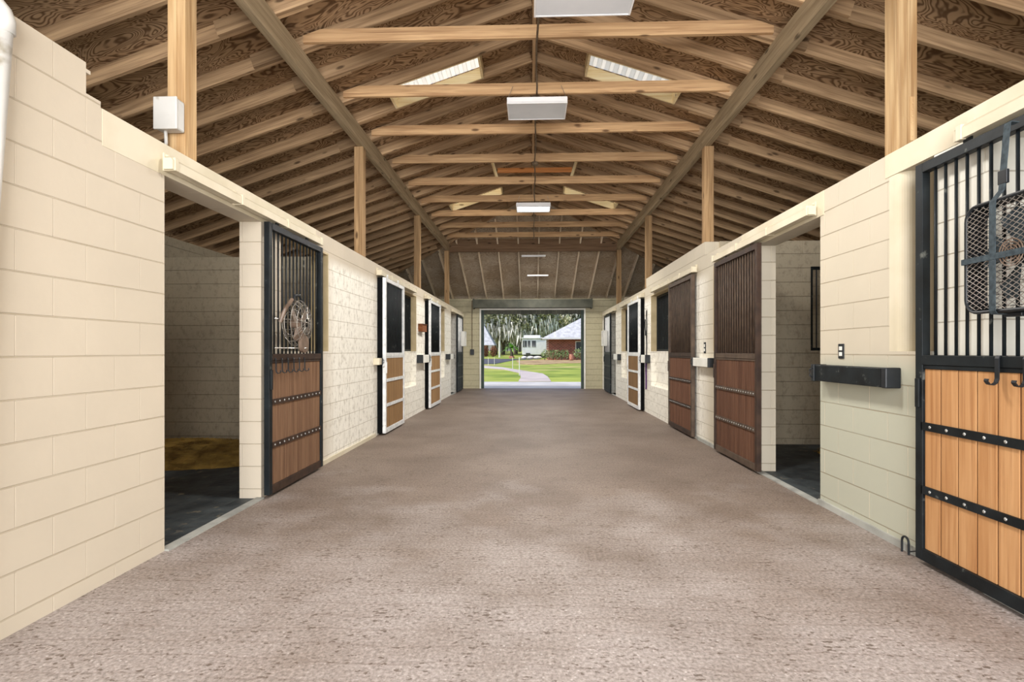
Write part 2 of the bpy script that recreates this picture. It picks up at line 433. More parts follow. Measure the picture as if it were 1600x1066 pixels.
MT['tie'] = wood('tie_wood', srgb(174, 138, 100), srgb(214, 178, 134), srgb(130, 92, 66))
MT['beam'] = wood('beam_wood', srgb(164, 146, 116), srgb(198, 178, 146), srgb(128, 108, 82))
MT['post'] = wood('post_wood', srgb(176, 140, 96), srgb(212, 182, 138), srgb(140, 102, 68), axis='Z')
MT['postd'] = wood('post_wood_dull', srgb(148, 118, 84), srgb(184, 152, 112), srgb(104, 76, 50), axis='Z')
MT['lit_tie'] = wood('lit_tie_wood', srgb(214, 138, 78), srgb(236, 168, 106), srgb(160, 94, 50))  # tie wood with the skylight's orange glow put into the colour
MT['pale_rafter'] = wood('pale_rafter_wood', srgb(204, 184, 156), srgb(232, 218, 194), srgb(150, 128, 104))
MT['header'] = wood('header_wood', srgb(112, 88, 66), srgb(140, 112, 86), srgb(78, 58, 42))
MT['pine'] = wood('fresh_pine', srgb(236, 214, 164), srgb(248, 234, 196), srgb(210, 168, 110), knots=True)
MT['ply'] = plywood('roof_plywood', srgb(116, 92, 70), srgb(190, 162, 130))
MT['ply_grey'] = plywood('weathered_plywood', srgb(156, 140, 122), srgb(192, 178, 158))
MT['wood_orange'] = wood('orange_board', srgb(182, 130, 82), srgb(212, 164, 114), srgb(150, 98, 58), axis='Z', knots=False, gs=0.8)
MT['wood_brown'] = wood('brown_board', srgb(106, 78, 58), srgb(128, 98, 74), srgb(80, 56, 40), axis='Z', knots=False, gs=0.8)
MT['wood_red'] = wood('red_brown_board', srgb(92, 62, 46), srgb(116, 82, 62), srgb(70, 42, 28), axis='Z', knots=False, gs=0.8)
MT['wood_tan'] = wood('tan_board', srgb(134, 102, 66), srgb(160, 126, 86), srgb(98, 72, 46), axis='Z', knots=False, gs=0.8)
MT['black'] = noisy('black_steel', srgb(13, 17, 19), srgb(26, 32, 35), 7, 0.5, 0.05, spec=0.25, dirt=srgb(96, 98, 92), dscale=14, dlo=0.66, dhi=0.74)
MT['matte_black'] = noisy('matte_black', srgb(9, 10, 11), srgb(18, 19, 20), 6, 0.85, spec=0.1)
MT['blackp'] = noisy('black_plastic', srgb(20, 23, 26), srgb(34, 38, 42), 6, 0.45, spec=0.4)
MT['darkbrown'] = noisy('rusty_steel', srgb(46, 32, 24), srgb(66, 48, 36), 9, 0.6, 0.1)
MT['brownsteel'] = noisy('brown_steel', srgb(70, 56, 46), srgb(92, 76, 62), 9, 0.6, 0.08)
MT['whitesteel'] = noisy('white_steel', srgb(208, 210, 210), srgb(238, 238, 236), 12, 0.4, 0.03, dirt=srgb(160, 156, 146), dscale=14, dlo=0.64, dhi=0.74)
MT['screen'] = noisy('dark_screen', srgb(24, 27, 27), srgb(52, 54, 48), 16, 0.7, 0.2, stretch=(1, 1, 0.2))
MT['bolt'] = noisy('bolt_steel', srgb(150, 150, 146), srgb(196, 196, 190), 20, 0.35, metal=0.6)
MT['chrome'] = noisy('dull_chrome', srgb(150, 146, 140), srgb(200, 196, 188), 12, 0.3, metal=0.8)
MT['fan_tan'] = noisy('tan_fan_plastic', srgb(92, 76, 64), srgb(134, 114, 98), 5, 0.4)
MT['strap'] = noisy('strap_webbing', srgb(44, 54, 60), srgb(66, 78, 84), 40, 0.75, 0.2)
MT['conduit'] = noisy('grey_conduit', srgb(84, 70, 54), srgb(120, 102, 80), 8, 0.6)
MT['lamp_off'] = noisy('lamp_diffuser', srgb(212, 216, 222), srgb(230, 233, 238), 1.5, 0.35)
MT['lamp_on'] = emit('lit_tube', (0.93, 0.97, 1, 1), 2.4)
MT['lampf'] = noisy('lamp_frame', srgb(236, 236, 236), srgb(248, 248, 248), 2, 0.3)
MT['straw'] = noisy('straw', srgb(116, 90, 40), srgb(190, 158, 82), 4, 0.8, world_co=True)
MT['sky_panel'] = translucent('skylight_panel', (0.95, 0.92, 0.84, 1))
MT['rollup'] = noisy('rollup_green_grey', srgb(66, 68, 58), srgb(88, 88, 76), 3, 0.6)
MT['door_green'] = noisy('track_green', srgb(50, 62, 58), srgb(70, 82, 76), 3, 0.6)
MT['grass'] = noisy('lawn_grass', srgb(104, 126, 40), srgb(162, 172, 74), 0.5, 0.95, 0.6, world_co=True, detail=12, bscale=6, dirt=srgb(176, 164, 104), dscale=0.22, dlo=0.52, dhi=0.66)
MT['dapple'] = noisy('dappled_shade', srgb(132, 104, 76), srgb(196, 170, 126), 0.9, 0.95, 0.3, world_co=True, detail=10)
MT['asphalt'] = noisy('driveway_asphalt', srgb(66, 66, 76), srgb(94, 92, 100), 0.6, 0.9, world_co=True)
MT['path'] = noisy('path_concrete', srgb(176, 164, 162), srgb(200, 188, 184), 0.7, 0.9, world_co=True)
MT['brick'] = brick_mat()
MT['shingle'] = noisy('pale_shingle', srgb(176, 176, 180), srgb(206, 206, 210), 2, 0.9, 0.2)
MT['trailer'] = noisy('trailer_white', srgb(228, 228, 226), srgb(244, 244, 242), 1, 0.4)
MT['glass'] = glass_mat('dark_glass')
MT['bark'] = noisy('grey_bark', srgb(70, 62, 54), srgb(112, 100, 88), 2, 0.9, 0.4, stretch=(1, 1, 0.3))
MT['leafA'] = noisy('oak_leaf', srgb(62, 70, 44), srgb(158, 160, 118), 0.6, 0.8, detail=2)
MT['leafB'] = noisy('pale_leaf', srgb(120, 122, 84), srgb(222, 216, 176), 0.6, 0.8, detail=2)
MT['moss'] = noisy('spanish_moss', srgb(160, 158, 146), srgb(244, 242, 232), 0.7, 0.9, detail=2)
MT['hedge'] = noisy('hedge_leaf', srgb(66, 96, 46), srgb(176, 192, 136), 2.5, 0.8)
MT['redbush'] = noisy('red_bush_leaf', srgb(112, 62, 44), srgb(170, 126, 96), 1.5, 0.8)
MT['palmleaf'] = noisy('palm_leaf', srgb(74, 140, 40), srgb(150, 200, 84), 1.5, 0.6)
MT['terracotta'] = noisy('terracotta', srgb(176, 112, 92), srgb(206, 150, 130), 3, 0.9)
MT['blue'] = noisy('blue_plastic', srgb(40, 120, 190), srgb(60, 150, 220), 4, 0.4)
MT['purple'] = noisy('purple_rope', srgb(58, 32, 74), srgb(84, 50, 100), 12, 0.8)
MT['brownbox'] = wood('brown_box_wood', srgb(110, 66, 40), srgb(146, 92, 58), srgb(70, 40, 24), axis='Y', knots=False)

# ------------------------------------------------------------------ mesh helpers
class MB:
    def __init__(s):
        s.v = []; s.f = []
    def add(s, vs, fs):
        o = len(s.v); s.v += [tuple(v) for v in vs]; s.f += [tuple(i + o for i in f) for f in fs]
        return s
    def box(s, x0, x1, y0, y1, z0, z1):
        v = [(x0, y0, z0), (x1, y0, z0), (x1, y1, z0), (x0, y1, z0), (x0, y0, z1), (x1, y0, z1), (x1, y1, z1), (x0, y1, z1)]
        return s.add(v, [(0, 3, 2, 1), (4, 5, 6, 7), (0, 1, 5, 4), (1, 2, 6, 5), (2, 3, 7, 6), (3, 0, 4, 7)])
    def rbox(s, x0, x1, y0, y1, z0, z1, b):
        """box with chamfered vertical and horizontal edges"""
        bm = bmesh.new()
        bmesh.ops.create_cube(bm, size=1)
        for v in bm.verts:
            v.co = Vector((x0 + (v.co.x + .5) * (x1 - x0), y0 + (v.co.y + .5) * (y1 - y0), z0 + (v.co.z + .5) * (z1 - z0)))
        bmesh.ops.bevel(bm, geom=bm.edges[:], offset=b, segments=2, affect='EDGES', profile=0.5)
        s.bm(bm); bm.free(); return s
    def bm(s, bm, mat=None):
        bm.verts.index_update()
        vs_ = [(mat @ v.co if mat else v.co) for v in bm.verts]
        return s.add(vs_, [tuple(v.index for v in f.verts) for f in bm.faces])
    def prism(s, poly, axis, a, b):
        """poly = 2D points; extruded along axis from a to b"""
        n = len(poly)
        def P(p, t):
            return {'X': (t, p[0], p[1]), 'Y': (p[0], t, p[1]), 'Z': (p[0], p[1], t)}[axis]
        v = [P(p, a) for p in poly] + [P(p, b) for p in poly]
        f = [tuple(range(n - 1, -1, -1)), tuple(range(n, 2 * n))]
        f += [(i, (i + 1) % n, n + (i + 1) % n, n + i) for i in range(n)]
        return s.add(v, f)
    def slab(s, pts, d):
        """3D polygon thickened by vector d"""
        n = len(pts); d = Vector(d)
        v = [Vector(p) for p in pts] + [Vector(p) + d for p in pts]
        f = [tuple(range(n - 1, -1, -1)), tuple(range(n, 2 * n))]
        f += [(i, (i + 1) % n, n + (i + 1) % n, n + i) for i in range(n)]
        return s.add(v, f)
    def tube(s, pts, r, seg=8, closed=False, r2=None):
        pts = [Vector(p) for p in pts]; n = len(pts)
        rings = []; up = None
        for i, p in enumerate(pts):
            if closed:
                t = (pts[(i + 1) % n] - pts[i - 1])
            else:
                t = pts[min(i + 1, n - 1)] - pts[max(i - 1, 0)]
            t.normalize()
            if up is None:
                up = Vector((0, 0, 1)) if abs(t.z) < 0.9 else Vector((1, 0, 0))
            a = t.cross(up)
            if a.length < 1e-5: a = t.cross(Vector((0, 1, 0)))
            a.normalize(); bb = t.cross(a).normalized(); up = -bb if False else up
            rr = r if r2 is None else r + (r2 - r) * i / max(1, n - 1)
            rings.append([p + a * math.cos(2 * PI * k / seg) * rr + bb * math.sin(2 * PI * k / seg) * rr for k in range(seg)])
        v = [q for ring in rings for q in ring]; f = []
        m = n if closed else n - 1
        for i in range(m):
            j = (i + 1) % n
            for k in range(seg):
                l = (k + 1) % seg
                f.append((i * seg + k, i * seg + l, j * seg + l, j * seg + k))
        if not closed:
            f.append(tuple(range(seg - 1, -1, -1))); f.append(tuple((n - 1) * seg + k for k in range(seg)))
        return s.add(v, f)
    def disc(s, c, axis, r, t, seg=24):
        c = Vector(c); ax = Vector(axis).normalized()
        return s.tube([c - ax * t / 2, c + ax * t / 2], r, seg)
    def ball(s, c, r, sc=(1, 1, 1), sub=2):
        bm = bmesh.new(); bmesh.ops.create_icosphere(bm, subdivisions=sub, radius=r)
        for v in bm.verts: v.co = Vector((v.co.x * sc[0] + c[0], v.co.y * sc[1] + c[1], v.co.z * sc[2] + c[2]))
        s.bm(bm); bm.free(); return s
    def mesh(s, name, m, smooth=False):
        me = bpy.data.meshes.new(name); me.from_pydata(s.v, [], s.f); me.update()
        bm = bmesh.new(); bm.from_mesh(me); bmesh.ops.recalc_face_normals(bm, faces=bm.faces); bm.to_mesh(me); bm.free()
        me.materials.append(m)
        if smooth:
            for p in me.polygons: p.use_smooth = True
        return me
    def build(s, name, m, parent=None, smooth=False, loc=None):
        o = bpy.data.objects.new(name, s.mesh(name, m, smooth)); COL.objects.link(o)
        if parent: o.parent = parent
        if loc is not None: o.location = loc
        return o

def tag(o, label=None, cat=None, group=None, kind=None):
    if label: o['label'] = label
    if cat: o['category'] = cat
    if group: o['group'] = group
    if kind: o['kind'] = kind
    return o

def thing(name, label, cat, loc, group=None, rz=0):
    o = bpy.data.objects.new(name, None); COL.objects.link(o)
    o.location = loc; o.rotation_euler = (0, 0, rz); o.empty_display_size = 0.1
    return tag(o, label, cat, group)

def part(name, mesh, parent, loc=(0, 0, 0), rot=None, label=None):
    o = bpy.data.objects.new(name, mesh); COL.objects.link(o); o.parent = parent; o.location = loc
    if rot: o.rotation_euler = rot
    if label: o['label'] = label
    return o

def struct(name, mb, m, cat=None, label=None):
    o = mb.build(name, m); o['kind'] = 'structure'
    if label: o['label'] = label
    if cat: o['category'] = cat
    return o

BEVC = {}
def board(name, p0, p1, w, h, m, label=None, cat=None, group=None, parent=None, z0=0.0):
    """timber from p0 to p1; p = centre of its underside; w across, h deep"""
    p0, p1 = Vector(p0), Vector(p1)
    d = p1 - p0; L = d.length
    xa = d.normalized(); ya = Vector((0, 0, 1)).cross(xa)
    if ya.length < 1e-4: ya = Vector((0, 1, 0))
    ya.normalize(); za = xa.cross(ya)
    mb = MB().box(0, L, -w / 2, w / 2, z0, z0 + h)
    o = mb.build(name, m, parent)
    o.matrix_world = Matrix.Translation(p0) @ Matrix((xa, ya, za)).transposed().to_4x4()
    if label: tag(o, label, cat, group)
    return o

# ------------------------------------------------------------------ key dimensions
XL, XR = -2.44, 2.505
CX = 0.0325
T = 2.71
TW = 0.20
HB = 2.4725                      # half distance between the long beams
YB = 19.15                       # far end wall
YF = -1.5                        # near end of roof
def zb(xp): return 4.545 + (HB - abs(xp)) / 3
def zh(y): return 3.2 + (19.2 - y) * 0.4
HIP0 = 13.777
def hipx(y): return max(0.0, (y - HIP0) * 1.2)
def ground_pt(u, v, z=0.0):
    zc = F_PX * (H - z) / (v - VVP)
    return lat(u, zc)
def lat(u, zc):
    c, s = math.cos(YAW), math.sin(YAW)
    xc = (u - 800) / F_PX * zc
    return Vector((xc * c - zc * s, xc * s + zc * c, 0))

# ------------------------------------------------------------------ structure: floors
fl = MB().box(XL - 0.0, XR + 0.0, YF - 1.5, YB + 0.2, -0.12, 0.0)
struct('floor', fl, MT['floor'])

# aisle walls with door and window openings: (y0, y1, z0, z1)
def wall_with_openings(name, xa, xb, ya, yb, z1, ops, m, extra=None):
    mb = MB()
    ys = sorted(set([ya, yb] + [o[0] for o in ops] + [o[1] for o in ops]))
    for a, b in zip(ys[:-1], ys[1:]):
        mid = (a + b) / 2
        oo = [o for o in ops if o[0] < mid < o[1]]
        if not oo:
            mb.box(xa, xb, a, b, -0.05, z1)
        else:
            o = oo[0]
            if o[2] > 0: mb.box(xa, xb, a, b, -0.05, o[2])
            if o[3] < z1: mb.box(xa, xb, a, b, o[3], z1)
    if extra:
        for e in extra: mb.box(*e)
    return struct(name, mb, m)

LOPS = [(3.49, 4.77, 0, 2.5), (5.15, 6.37, 1.33, 2.5), (8.52, 9.62, 0, 2.5), (9.95, 11.3, 0.61, 2.5),
        (12.3, 13.45, 0, 2.5), (13.75, 15.0, 0.61, 2.5), (16.2, 17.35, 0, 2.5)]
ROPS = [(1.75, 3.04, 0, 2.5), (3.44, 3.86, 1.33, 2.55), (4.76, 6.06, 0, 2.5), (6.45, 7.5, 1.33, 2.5), (8.4, 9.6, 0, 2.5), (9.95, 11.37, 0.61, 2.5),
        (12.1, 13.3, 0, 2.5), (13.6, 15.07, 0.61, 2.5), (16.1, 17.25, 0, 2.5)]
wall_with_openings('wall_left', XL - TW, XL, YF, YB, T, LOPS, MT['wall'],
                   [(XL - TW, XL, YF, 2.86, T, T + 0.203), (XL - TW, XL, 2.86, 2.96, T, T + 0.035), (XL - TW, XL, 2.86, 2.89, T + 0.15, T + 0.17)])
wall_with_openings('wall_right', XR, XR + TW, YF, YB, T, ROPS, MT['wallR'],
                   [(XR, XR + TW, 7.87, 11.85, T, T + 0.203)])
# rounded block edge of the small opening beside the near right door
bn = MB(); rr = 0.075; pts = [(XR + TW, 3.86), (XR, 3.86)]
for k in range(9):
    a = PI - k * (PI / 2) / 8 + 0
    pts.append((XR + rr + rr * math.cos(PI + k * PI / 16), 3.72 + rr + rr * math.sin(PI + k * PI / 16)))
pts.append((XR + TW, 3.72))
bn.prism(pts, 'Z', 1.33, 2.55)
struct('trim_1', bn, MT['cream'])
# painted infill panels low in the window openings, set back from the aisle face
for i, (a, b, s) in enumerate([(9.95, 11.3, -1), (13.75, 15.0, -1), (9.95, 11.37, 1), (13.6, 15.07, 1)]):
    x = XL - 0.16 if s < 0 else XR + 0.11
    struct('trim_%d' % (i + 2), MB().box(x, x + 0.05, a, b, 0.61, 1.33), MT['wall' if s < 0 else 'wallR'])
# smooth painted plaster band over the blocks at the wall heads
struct('trim_6', MB().box(XL, XL + 0.002, 2.97, 6.0, 2.5, T), MT['cream'])
struct('trim_7', MB().box(XR - 0.004, XR, 1.0, 3.9, 2.55, T), MT['cream'])
struct('trim_8', MB().box(XR - 0.004, XR, 4.7, 6.5, 2.5, T), MT['cream'])
# concrete sills in the open stall doorways
for i, (a, b, s) in enumerate([(3.49, 4.77, -1), (4.76, 6.06, 1), (16.2, 17.35, -1), (16.1, 17.25, 1), (1.75, 3.04, 1)]):
    x0, x1 = (XL - 0.04, XL + 0.03) if s < 0 else (XR - 0.03, XR + 0.04)
    struct('trim_%d' % (i + 9), MB().box(x0, x1, a, b, -0.05, 0.012), MT['concrete'])
    x0, x1 = (XL - TW, XL - 0.04) if s < 0 else (XR + 0.04, XR + TW)
    struct('floor_threshold', MB().box(x0, x1, a, b, -0.05, 0.0), MT['mat'])
# low concrete curb along the wall feet
def curb(i, s, a, b):
    x0, x1 = (XL, XL + 0.02) if s < 0 else (XR - 0.02, XR)
    struct('baseboard_%s' % i, MB().box(x0, x1, a, b, 0, 0.05), MT['concrete' if s > 0 else 'cream'])
curb('right_near', 1, 3.5, 4.76); curb('left_middle', -1, 6.1, 8.3); curb('right_middle', 1, 7.35, 8.2)

# outer walls, partitions
XO = 6.2
wins = [(0.6, 1.8, 1.5, 2.35), (5.2, 6.4, 1.5, 2.35), (9.3, 10.5, 1.5, 2.35), (13.2, 14.4, 1.5, 2.35), (17.0, 18.0, 1.5, 2.35)]
wall_with_openings('wall_left_outer', CX - XO - 0.2, CX - XO, YF, YB, 3.28, wins, MT['stallwall'])
wall_with_openings('wall_right_outer', CX + XO, CX + XO + 0.2, YF, YB, 3.28, wins, MT['stallwall'])
for i, y in enumerate([YF, 7.72, 11.65, 15.75]):
    zt = T
    struct('wall_left_partition_%d' % i, MB().box(CX - XO, XL - TW, y, y + 0.2, -0.05, 3.2 if i == 0 else zt), MT['stallwall'])
for i, y in enumerate([YF, 3.95, 7.82, 11.75, 15.8]):
    mb = MB(); a, b = XR + TW, CX + XO; zt = T if i in (0, 1) else 2.91
    if i == 0: zt = 3.2
    if i == 2:
        mb.box(a, 3.98, y, y + 0.2, -0.05, zt); mb.box(5.2, b, y, y + 0.2, -0.05, zt)
        mb.box(3.98, 5.2, y, y + 0.2, -0.05, 1.34); mb.box(3.98, 5.2, y, y + 0.2, 2.54, zt)
    else:
        mb.box(a, b, y, y + 0.2, -0.05, zt)
    struct('wall_right_partition_%d' % i, mb, MT['stallwall'])
# partition between first left stall and the space by the camera
struct('wall_left_partition_near', MB().box(CX - XO, XL - TW, 3.0, 3.2, -0.05, T), MT['stallwall'])
# bars in the outer windows
def bar_grille(name, label, s_axis, base, w, h, n, m, mf, kind_struct=True, loc=None):
    """s_axis 'Y': runs along Y; 'X': runs along X.  base = origin at lower start corner"""
    root = thing(name, label, 'window grille', base)
    if kind_struct: root['kind'] = 'structure'
    def pos(t, d, z):
        return (d, t, z) if s_axis == 'Y' else (t, d, z)
    f = MB()
    def bx(t0, t1, z0, z1, dd=0.02):
        a = pos(t0, -dd, z0); b = pos(t1, dd, z1)
        f.box(min(a[0], b[0]), max(a[0], b[0]), min(a[1], b[1]), max(a[1], b[1]), z0, z1)
    bx(0, w, 0, 0.04); bx(0, w, h - 0.04, h); bx(0, 0.04, 0.04, h - 0.04); bx(w - 0.04, w, 0.04, h - 0.04)
    f.build('frame', mf, root)
    bmh = MB().tube([(0, 0, 0.03), (0, 0, h - 0.03)], 0.009, 6).mesh('bar', m)
    for k in range(n):
        t = w * (k + 1) / (n + 1)
        part('bar', bmh, root, pos(t, 0, 0))
    return root
gid = 1
for s in (-1, 1):
    for (a, b, z0, z1) in wins:
        x = CX + s * (XO + 0.1)
        bar_grille('window_%d' % gid, None, 'Y', (x, a, z0), b - a, z1 - z0, 11, MT['black'], MT['black']); gid += 1
bar_grille('window_%d' % gid, None, 'X', (3.98, 7.86, 1.34), 1.22, 1.2, 11, MT['black'], MT['black']); gid += 1

# ------------------------------------------------------------------ end wall with the big doorway
DX0, DX1, DZ = -1.80, 1.86, 2.80
bw = MB().box(XL - TW, DX0, YB, YB + 0.2, -0.05, 3.2).box(DX1, XR + TW, YB, YB + 0.2, -0.05, 3.2).box(DX0, DX1, YB, YB + 0.2, DZ, 3.2)
struct('wall_back', bw, MT['backwall'])
struct('wall_back_left', MB().box(CX - XO - 0.2, XL - TW, YB, YB + 0.2, -0.05, 3.2), MT['backwall'])
struct('wall_back_right', MB().box(XR + TW, CX + XO + 0.2, YB, YB + 0.2, -0.05, 3.2), MT['backwall'])
tr = MB().box(DX0 - 0.05, DX0, YB - 0.03, YB, 0, DZ + 0.05).box(DX1, DX1 + 0.05, YB - 0.03, YB, 0, DZ + 0.05).box(DX0, DX1, YB - 0.03, YB, DZ, DZ + 0.05)
struct('trim_20', tr, MT['white_paint'])
# roll-up door over the far doorway
ru = thing('rollup_door', 'rolled-up dark grey-green door and housing above the far exit doorway', 'roll-up door', (CX, YB - 0.03, 0))
MB().box(-2.05, 2.05, -0.34, 0, DZ + 0.06, 3.15).build('housing', MT['rollup'], ru)
cap = MB().box(-2.09, -2.05, -0.36, 0, DZ + 0.03, 3.17).mesh('end_cap', MT['rollup'])
part('end_cap', cap, ru); part('end_cap', cap, ru, (4.14, 0, 0))
tk = MB().box(0, 0.10, 0.05, 0.14, 0, DZ).mesh('guide_track', MT['door_green'])
part('guide_track', tk, ru, (DX0 - CX, 0, 0)); part('guide_track', tk, ru, (DX1 - CX - 0.10, 0, 0))
cu = MB()
for k in range(24):
    x = DX0 - CX + 0.10 + k * (DX1 - DX0 - 0.2) / 24
    cu.box(x, x + 0.14, 0.07 + (0.01 if k % 2 else 0), 0.11, DZ - 0.14 - (0.02 if k % 2 else 0), DZ)
cu.build('curtain_edge', MT['rollup'], ru)

# ------------------------------------------------------------------ roof deck with skylight holes, hip end
EV = 6.95
def deck_side(s):
    mb = MB()
    holes = [(6.91, 7.48, 0.70, 1.93), (12.40, 12.97, 0.72, 1.96)]
    ys = [YF - 0.4, 6.91, 7.48, 12.40, 12.97, HIP0, HIP0 + EV / 1.2]
    for a, b in zip(ys[:-1], ys[1:]):
        ia, ib = hipx(a), hipx(b)
        mid = (a + b) / 2
        hs = [h for h in holes if h[0] <= mid <= h[1]]
        segs = [((ia, ib), (EV, EV))] if not hs else [((ia, ib), (hs[0][2],) * 2), ((hs[0][3],) * 2, (EV, EV))]
        for (p0, p1), (q0, q1) in segs:
            P = [(CX + s * p0, a, zb(p0) + 0.152), (CX + s * q0, a, zb(q0) + 0.152), (CX + s * q1, b, zb(q1) + 0.152), (CX + s * p1, b, zb(p1) + 0.152)]
            if abs(p0 - q0) < 1e-6: P = P[1:]
            mb.slab(P, (0, 0, 0.03))
    return mb
struct('ceiling_left', deck_side(-1), MT['ply'])
struct('ceiling_right', deck_side(1), MT['ply'])
hp = MB().slab([(CX, HIP0, zb(0) + 0.152), (CX + EV, HIP0 + EV / 1.2, zb(EV) + 0.152), (CX - EV, HIP0 + EV / 1.2, zb(EV) + 0.152)], (0, 0, 0.03))
struct('ceiling_far', hp, MT['ply_grey'])

# unseen boards added at the near end to keep light off the stall roofs
for s_, nm in ((-1, 'light_block_left'), (1, 'light_block_right')):
    g_ = MB().prism([(CX + s_ * 2.75, 3.2), (CX + s_ * 6.4, 3.2), (CX + s_ * 6.4, zb(6.4) + 0.02 if zb(6.4) > 3.2 else 3.2), (CX + s_ * 2.75, zb(2.75) + 0.14)], 'Y', YF, YF + 0.05)
    struct(nm, g_, MT['ply'])
# long beams on posts
for s, sd in ((-1, 'left'), (1, 'right')):
    xf = XL if s < 0 else XR
    xc = xf + s * 0.04
    board('long_beam', (xc, YF - 0.3, 4.30), (xc, 16.0, 4.30), 0.08, 0.245, MT['beam'],
          'long weathered roof beam running the length of the aisle over the %s posts' % sd, 'beam')
PY = {-1: [-0.2, 3.70, 7.70, 11.66, 15.78], 1: [-0.2, 3.77, 7.87, 11.85, 15.86]}
ORD = ['', 'nearest', 'second', 'third', 'farthest']
for s, sd in ((-1, 'left'), (1, 'right')):
    for i, y in enumerate(PY[s]):
        xf = XL if s < 0 else XR
        zt = T
        if s > 0 and i == 3: zt = T
        if s > 0 and i == 2: zt = T + 0.203
        if s < 0 and i == 0: zt = T + 0.203
        root = thing('roof_post', ('%s square wooden post standing on the %s stall wall, counted from the camera' % (ORD[i].capitalize(), sd)) if i else
                     'square wooden post on the %s stall wall beside the camera' % sd, 'post', (xf + s * 0.065, y + 0.07, zt))
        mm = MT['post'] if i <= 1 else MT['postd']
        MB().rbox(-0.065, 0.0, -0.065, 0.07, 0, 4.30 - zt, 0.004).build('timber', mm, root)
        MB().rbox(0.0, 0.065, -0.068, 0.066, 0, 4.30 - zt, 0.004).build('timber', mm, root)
        if i == 1 and s > 0:
            pl = MB().box(0.015, 0.045, -0.072, -0.068, 0.06, 0.36)
            for k in range(6): pl.disc((0.03, -0.073, 0.09 + 0.045 * k), (0, 1, 0), 0.006, 0.004, 8)
            pl.build('metal_strap', MT['post'], root)

# ridge board, rafters, ties
board('ridge_board', (CX, YF - 0.3, zb(0) - 0.02), (CX, HIP0, zb(0) - 0.02), 0.04, 0.16, MT['rafter'], 'ridge board at the peak where the two slopes of rafters meet', 'beam')
GR = {-1: 'rafters under the left roof slope', 1: 'rafters under the right roof slope'}
for s, sd in ((-1, 'left'), (1, 'right')):
    for m_ in range(-11, 22):
        y = 5.67 + 0.61 * m_
        if y < YF or y > 18.9: continue
        x0 = 0.02 if y < HIP0 else hipx(y) + 0.14
        if x0 > 6.2: continue
        TN = ['first', 'second', 'third', 'fourth', 'fifth', 'sixth', 'seventh', 'eighth', 'ninth']
        where = None
        if 0 <= m_ <= 16:
            where = 'alongside the %s tie beam' % TN[m_ // 2] if m_ % 2 == 0 else ('halfway between the %s and %s tie beams' % (TN[m_ // 2], TN[m_ // 2 + 1]) if m_ < 16 else None)
        elif m_ == -1: where = 'just before the first tie beam, top of the photo'
        if x0 < HB:
            x1 = HB + 0.32 + 0.25 * random.random()
            board('rafter', (CX + s * x0, y, zb(x0)), (CX + s * x1, y, zb(x1)), 0.04, 0.142, MT['rafter'],
                  ('%s-slope roof rafter above the aisle %s' % (sd, where)) if where else 'sloping brown rafter from the ridge down to the %s long beam, plywood above it' % sd, 'rafter', GR[s] + ' above the aisle')
            x0b = HB - 0.28 - 0.2 * random.random()
            dy = 0.041
        else:
            x0b = x0; dy = 0.0
        board('rafter', (CX + s * x0b, y + dy, zb(x0b)), (CX + s * 6.75, y + dy, zb(6.75)), 0.04, 0.142, MT['rafter'],
              ('%s-slope roof rafter over the stalls, %s' % (sd, where)) if where else 'sloping brown rafter from the %s long beam out over the stalls' % sd, 'rafter', GR[s] + ' above the stalls')
    # hip rafter
    board('hip_rafter', (CX + s * 0.03, HIP0 + 0.03, zb(0) - 0.03), (CX + s * 6.6, HIP0 + 5.5, zb(6.6) - 0.03), 0.04, 0.17, MT['rafter'],
          'diagonal hip rafter running to the far %s corner of the roof' % sd, 'rafter')
def end_label(x):
    k = int(round((x - 0.217) / 0.61))
    if k == 0: return 'middle pale rafter of the far roof end, sloping down above the exit'
    W = ['', 'next to', 'second from', 'third from', 'fourth from', 'fifth from', 'sixth from', 'seventh from', 'eighth from', 'ninth from', 'tenth from', 'eleventh from']
    return 'pale rafter of the far roof end, %s the middle one on its %s side' % (W[abs(k)], 'left' if k < 0 else 'right')
xs = [0.217 + 0.61 * k for k in range(-11, 11)]
for x in xs:
    xp = abs(x - CX)
    if xp > 6.3: continue
    y0 = HIP0 + xp / 1.2 + 0.12
    board('end_rafter', (x, y0, zh(y0)), (x, 19.6, zh(19.6)), 0.04, 0.138, MT['pale_rafter'],
          end_label(x), 'rafter', 'rafters of the far roof end')
names = ['two behind the first', 'just behind the first', 'first', 'second', 'third', 'fourth', 'fifth', 'sixth', 'seventh', 'eighth', 'ninth and farthest']
for n in range(-3, 9):
    y = 5.67 + 1.22 * n - 0.041
    x1 = HB
    if y > HIP0:
        pass
    zt = 4.60
    # ends cut back to the slope of the roof
    xe_b, xe_t = HB - 0.02, min(HB, HB + 3 * (4.545 + 0.142 + 0.0 - (zt + 0.14)))
    mb = MB().prism([(-xe_b, 0), (xe_b, 0), (xe_b, 0.075), (xe_b - 0.19, 0.14), (-xe_b + 0.19, 0.14), (-xe_b, 0.075)], 'Y', -0.02, 0.02)
    if n >= 0:
        lb = 'level tie beam across the aisle, %s from the camera' % names[n + 2]
    else:
        lb = 'level tie beam across the aisle above and behind the camera'
    o = mb.build('tie_beam', MT['tie'], loc=(CX, y, zt))
    if n < 0: tag(o, lb, 'tie beam', 'tie beams near the camera')
    else: tag(o, lb, 'tie beam')

# big header at the far end of the long beams
board('header_beam', (XL - 0.05, 15.97, 4.29), (XR + 0.05, 15.97, 4.29), 0.09, 0.40, MT['header'], 'deep dark header beam closing the far end of the two long beams', 'beam')
